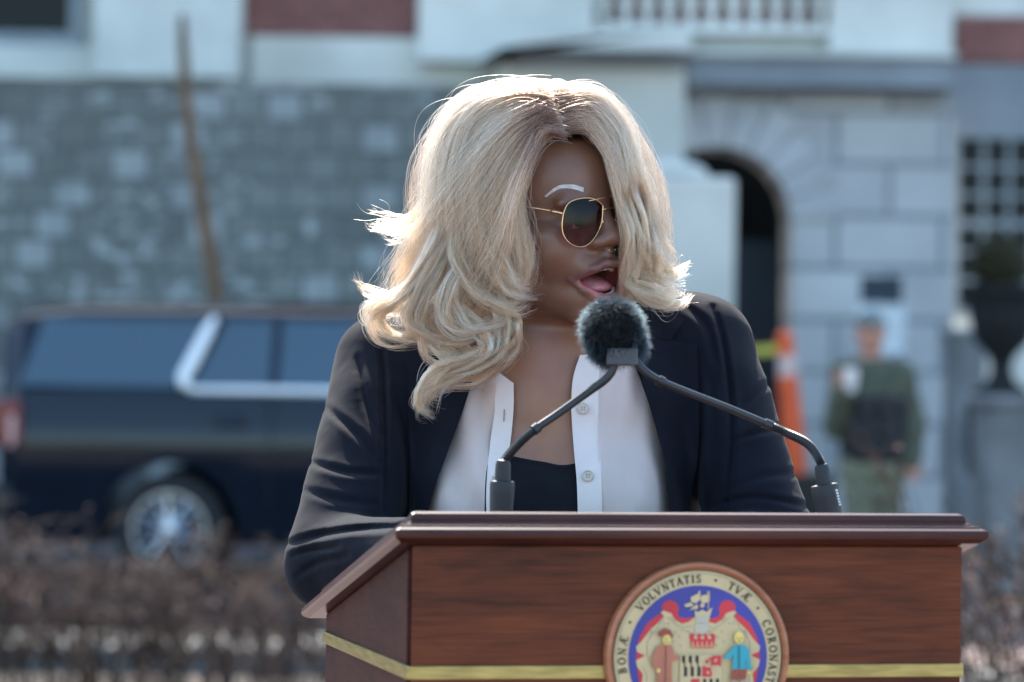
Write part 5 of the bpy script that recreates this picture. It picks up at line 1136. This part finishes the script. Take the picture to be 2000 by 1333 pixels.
# named locks and curls
LK = (
 ([(985, 330, 3.985), (955, 380, 3.975), (940, 440, 3.970), (948, 500, 3.966), (975, 550, 3.965), (1010, 578, 3.968), (1042, 572, 3.975)], 420, .0085),
 ([(1000, 350, 3.98), (968, 400, 3.972), (958, 450, 3.968), (975, 510, 3.965), (1000, 545, 3.968), (1030, 540, 3.975)], 300, .007),
 ([(1028, 300, 3.99), (1010, 370, 3.98), (1014, 430, 3.978), (1028, 480, 3.978), (1024, 535, 3.98), (1002, 575, 3.985), (965, 600, 3.99)], 380, .0075),
 ([(905, 380, 3.985), (890, 460, 3.975), (900, 530, 3.97), (945, 585, 3.967), (1000, 600, 3.968), (1030, 590, 3.975)], 320, .007),
 ([(880, 400, 3.99), (850, 480, 3.98), (815, 550, 3.975), (770, 590, 3.975), (742, 610, 3.98), (745, 640, 3.98), (780, 660, 3.98), (835, 662, 3.985)], 420, .0075),
 ([(900, 430, 3.985), (850, 520, 3.975), (815, 590, 3.97), (812, 635, 3.97), (850, 665, 3.972), (910, 665, 3.975), (950, 640, 3.985)], 460, .0085),
 ([(930, 480, 3.98), (880, 560, 3.968), (868, 610, 3.965), (900, 645, 3.965), (950, 640, 3.97), (985, 615, 3.98)], 420, .0085),
 ([(950, 520, 3.985), (975, 580, 3.975), (988, 630, 3.972), (975, 680, 3.972), (930, 712, 3.972), (870, 728, 3.975), (835, 755, 3.98), (826, 790, 3.985), (852, 806, 3.985)], 900, .012),
 ([(960, 560, 3.985), (990, 610, 3.975), (1000, 650, 3.975), (990, 690, 3.978), (955, 712, 3.98), (900, 722, 3.985), (860, 745, 3.985)], 560, .010),
 ([(900, 600, 3.97), (940, 640, 3.965), (950, 680, 3.965), (910, 705, 3.97), (860, 735, 3.975), (838, 780, 3.98)], 380, .008),
 ([(850, 590, 3.98), (815, 640, 3.975), (840, 680, 3.975), (890, 700, 3.978), (925, 690, 3.98)], 260, .006),
 ([(820, 400, 4.04), (795, 430, 4.04), (765, 440, 4.04), (735, 436, 4.04), (710, 423, 4.04)], 80, .004),
 ([(815, 430, 4.05), (790, 455, 4.05), (765, 455, 4.05), (740, 442, 4.05), (718, 440, 4.05)], 40, .003),
 ([(830, 500, 4.03), (795, 560, 4.02), (760, 580, 4.02), (725, 570, 4.02), (701, 545, 4.02)], 140, .0055),
 ([(800, 560, 4.02), (765, 590, 4.01), (740, 600, 4.01), (722, 585, 4.01)], 90, .005),
 ([(1180, 300, 4.015), (1205, 360, 4.008), (1224, 420, 4.005), (1238, 480, 4.005), (1232, 530, 4.01), (1228, 580, 4.02)], 420, .0085),
 ([(1178, 270, 4.015), (1204, 330, 4.008), (1220, 400, 3.998), (1232, 455, 3.996), (1236, 520, 4.003), (1222, 560, 4.01)], 340, .0055),
 ([(1205, 350, 4.02), (1214, 420, 4.005), (1240, 480, 4.01), (1278, 510, 4.01), (1285, 540, 4.02), (1262, 548, 4.02)], 300, .006),
 ([(1262, 380, 4.04), (1272, 450, 4.02), (1286, 500, 4.01), (1270, 540, 4.015)], 200, .005),
 ([(1222, 520, 4.02), (1240, 560, 4.01), (1275, 585, 4.01), (1310, 592, 4.01), (1336, 572, 4.02)], 460, .009),
 ([(1212, 500, 4.03), (1230, 540, 4.02), (1262, 560, 4.02), (1300, 570, 4.02), (1330, 560, 4.03)], 300, .008),
 ([(1250, 480, 4.04), (1275, 520, 4.03), (1305, 528, 4.03), (1332, 512, 4.03)], 200, .006))
for a in LK:
    g_, n_, w_ = a; lock(g_, int(n_*.34), w_*.75)
    for _ in range(6):
        o_ = rng.normal(0, 1, 3)*np.array([13, 11, .005]); q_ = [tuple(np.array(p)+o_*min(1, .3+.2*i)+rng.normal(0, 1, 3)*np.array([5, 5, .002])) for i, p in enumerate(g_)]
        lock(q_, int(n_*.19), w_*.42, .0017, tone=rng.uniform(.48, .80))
# wind-blown flyaways
for G, n, a_ in ((LEFT, 700, .009), (RIGHT, 420, .009), (LEFT[4:], 420, .015)): sheet_strands(G, n, .2, 1.1, 30, a_, .1, .00011, True, 14, .9)
X = np.concatenate(XS); Rr = np.concatenate(RS); Tn = np.concatenate(TS)
# comb the right-hand hair clear of the nose and mouth
hx_, hy_ = topix(X.reshape(-1, 3)); hx_ = hx_.reshape(X.shape[:2]); hy_ = hy_.reshape(X.shape[:2])
edge = np.interp(hy_, [262, 305, 355, 410, 470, 560, 600], [1150, 1180, 1193, 1206, 1213, 1210, 1195])
rt = (hx_[:, K//2] > 1165)[:, None] & (hy_ > 262) & (hx_ < edge); X[..., 0] += np.where(rt, (edge-hx_)*.85/1875, 0)
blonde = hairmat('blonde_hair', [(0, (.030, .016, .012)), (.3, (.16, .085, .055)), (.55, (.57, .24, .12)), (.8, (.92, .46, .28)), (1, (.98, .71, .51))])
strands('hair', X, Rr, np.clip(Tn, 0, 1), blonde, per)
# ---- furry windscreen
wc = np.array(P(1196, 640, 3.735)); m0 = mat('windscreen_foam', (.008, .010, .012), .9)
V, Q = surfnet(lambda p: evalp([ell(wc, (.0265, .0265, .0255)), ell(wc+np.array([.006, .0, -.018]), (.024, .024, .018), k=.01), ell(wc+np.array([.0115, -.02, -.034]), (.016, .03, .013), k=.006, op='-')], p), wc-.06, wc+.06, .0015)
ws = npmesh('windscreen', V, Q, m0, mic)
n = 11000; i = rng.choice(len(V), n); 
nv = V[i]-wc-np.array([.003, 0, -.008]); nv /= np.linalg.norm(nv, axis=1)[:, None]
e = evalp([ell(wc+np.array([.0115, -.02, -.034]), (.0165, .031, .0135))], V[i]); ok = e > 0; i = i[ok]; nv = nv[ok]; n = len(i)
k = 7; s = np.linspace(0, 1, k)[None, :, None]; cl = rng.normal(0, 1, (260, 3)); cp = V[rng.choice(len(V), 260)]
near = np.array([np.argmin(((cp-V[j])**2).sum(1)) for j in i])
d = nv+.28*cl[near]+rng.normal(0, .22, (n, 3)); d /= np.linalg.norm(d, axis=1)[:, None]; ln = rng.uniform(.005, .0105, (n, 1, 1))
X = V[i][:, None]+d[:, None]*s*ln+rng.normal(0, .0016, (n, 1, 3))*s**2+np.array([0, 0, -.002])*s**2
strands('fur', X, .00014*(1-.8*s[..., 0]**2)*np.ones((n, 1)), rng.uniform(0, 1, (n, 1))*np.ones((1, k)), hairmat('black_fur', [(0, (.0006, .001, .0015)), (1, (.003, .006, .009))], .35, .4), ws)
# ---------------------------------------------------------------- officer in the background
GY_ = 22.5
def gp_(px, py, dy=0): return np.array(P(px, py, GY_+dy))
gu = empty('person', (P(1705, 1190, GY_).x, GY_, 0)); tag(gu, 'officer in olive uniform and black vest walking with one hand raised, blurred at right', 'person')
fz = .0
hd = gp_(1700, 650); g = [ell(hd, (.078, .098, .115)), ell(hd+[0, -.03, -.06], (.055, .06, .06), k=.03), ell(hd+[0, -.105, -.01], (.014, .02, .028), k=.01), cap(hd+[0, .02, -.08], gp_(1702, 725), .058, .062, k=.03)]
for s in (-1, 1): g += [ell(hd+[s*.08, 0, -.005], (.012, .025, .035), k=.01), ell(hd+[s*.03, -.098, .018], (.018, .014, .010), k=.008, op='-')]
g += [ell(hd+[0, -.098, -.055], (.03, .012, .006), k=.004, op='-')]
tor = [ell(gp_(1705, 790), (.19, .13, .22)), ell(gp_(1705, 870), (.165, .125, .14), k=.05), cap(gp_(1655, 735), gp_(1755, 735), .075, k=.05)]
shR, shL = gp_(1650, 745), gp_(1758, 745); elR, elL = gp_(1632, 835, -.05), gp_(1785, 830, .05); haR, haL = gp_(1650, 765, -.28), gp_(1782, 900, -.08)
arms = [cap(shR, elR, .062, .048, k=.03), cap(elR, haR, .046, .03, k=.01), cap(shL, elL, .062, .048, k=.03), cap(elL, haL, .046, .03, k=.01)]
hands = []
for h_, d in ((haR, np.array([-.25, -.2, .9])), (haL, np.array([.05, -.1, -1.]))):
    d = d/np.linalg.norm(d); sd_ = np.cross(d, [0, 1, 0]); hands += [ell(h_+d*.04, (.042, .025, .048), k=.015)]
    for i in range(4): hands += [cap(h_+d*.07+sd_*(i-1.5)*.019, h_+d*(.145-.012*abs(i-1.4))+sd_*(i-1.5)*.021+np.array([0, -.015, 0]), .0095, .0075, k=.006)]
    hands += [cap(h_+d*.03+sd_*.035, h_+d*.075+sd_*.068, .012, .009, k=.008)]
hp = gp_(1705, 900); kn = [gp_(1680, 1040, -.06), gp_(1728, 1035, .10)]; an = [gp_(1678, 1165, -.10), gp_(1738, 1150, .30)]
legs = [cap(hp+[-.09, 0, 0], kn[0], .098, .068, k=.05), cap(kn[0], an[0], .066, .045, k=.02), cap(hp+[.09, 0, 0], kn[1], .098, .068, k=.05), cap(kn[1], an[1], .066, .045, k=.02)]
feet = [cap(a+[0, 0, -.03], a+[0, -.17, -.05], .045, .038, k=.02) for a in an]
lo_, hi_ = gp_(1600, 1260)-[0, .6, 0], gp_(1830, 590)+[0, .7, 0]; lo_[2] = -.05
V, Q = surfnet(lambda p: evalp(g+tor+arms+hands+legs+feet, p), lo_, hi_, .011); npmesh('body', V, Q, mat('light_skin', (.52, .27, .20), .5, 20, .15), gu)
olive = mat('olive_cloth', (.085, .10, .07), .85, 12, .3, .3, 60)
def grow(L_, e): return [dict(q, r=q['r']+e) if q['t'] == 'e' else dict(q, ra=q['ra']+e, rb=q['rb']+e) for q in L_]
cuts = [ell(haR, (.035,)*3), ell(haL, (.035,)*3)]
def shirt(p):
    d = evalp(grow(tor+arms, .028), p)+.006*np.sin(p[:, 2]*60+p[:, 0]*20)*np.sin(p[:, 0]*35); z = gp_(1705, 915)[2]
    for c in cuts: d = np.maximum(d, -sdp(p, c))
    return np.maximum(d, z-p[:, 2])
V, Q = surfnet(shirt, lo_, hi_, .011); npmesh('shirt', V, Q, olive, gu)
z1 = gp_(1705, 890)[2]; V, Q = surfnet(lambda p: np.maximum(np.maximum(evalp(grow([ell(hp, (.17, .12, .13))]+legs, .014), p)+.006*np.sin(p[:, 2]*50), p[:, 2]-z1), .12-p[:, 2]), lo_, hi_, .011)
npmesh('trousers', V, Q, mat('khaki_olive', (.17, .18, .12), .85, 12, .3), gu)
V, Q = surfnet(lambda p: np.maximum(np.maximum(evalp(grow(tor, .035), p), p[:, 2]-gp_(0, 752)[2]), gp_(0, 868)[2]-p[:, 2]), lo_, hi_, .011); ve = npmesh('vest', V, Q, mat('black_vest', (.018, .02, .026), .8, 20, .4), gu)
b = MB()
for x_, y_ in ((1672, 835), (1702, 838), (1735, 835), (1690, 790), (1728, 790)): q_ = gp_(x_, y_, -.17); b.box(q_-[.035, .02, .06], q_+[.035, .03, .06], .01)
b.build('pouch', mat('dark_pouch', (.03, .032, .036), .8), ve)
V, Q = surfnet(lambda p: np.maximum(np.abs(evalp(grow(tor, .036), p))-.012, np.abs(p[:, 2]-gp_(0, 870)[2])-.03), lo_, hi_, .011); npmesh('belt', V, Q, mat('black_webbing', (.012, .012, .014), .6), gu)
V, Q = surfnet(lambda p: np.maximum(evalp([ell(hd+[0, .008, .045], (.092, .108, .085)), ell(hd+[0, -.12, .045], (.075, .075, .008), k=.01)], p), (hd[2]+.035)-p[:, 2]), hd-.25, hd+.2, .008); npmesh('cap', V, Q, mat('grey_green_cap', (.16, .20, .20), .8), gu)
V, Q = surfnet(lambda p: evalp([cap(a+[0, .03, -.035], a+[0, -.18, -.055], .055, .045, k=.02) for a in an], p), lo_, hi_, .011); npmesh('boots', V, Q, mat('boot_leather', (.02, .018, .016), .5), gu)
cupc = Vector(haR+np.array([.03, -.03, .07])); b = MB(); b.lathe([(.03, -.07), (.042, .03), (.044, .035), (.040, .06), (.01, .065)], cupc, (0, 0, 1), 24)
tag(b.build('paper_cup', mat('white_cup', (.85, .85, .85), .5), angle=40), 'white paper cup held up by the officer in olive uniform', 'cup')
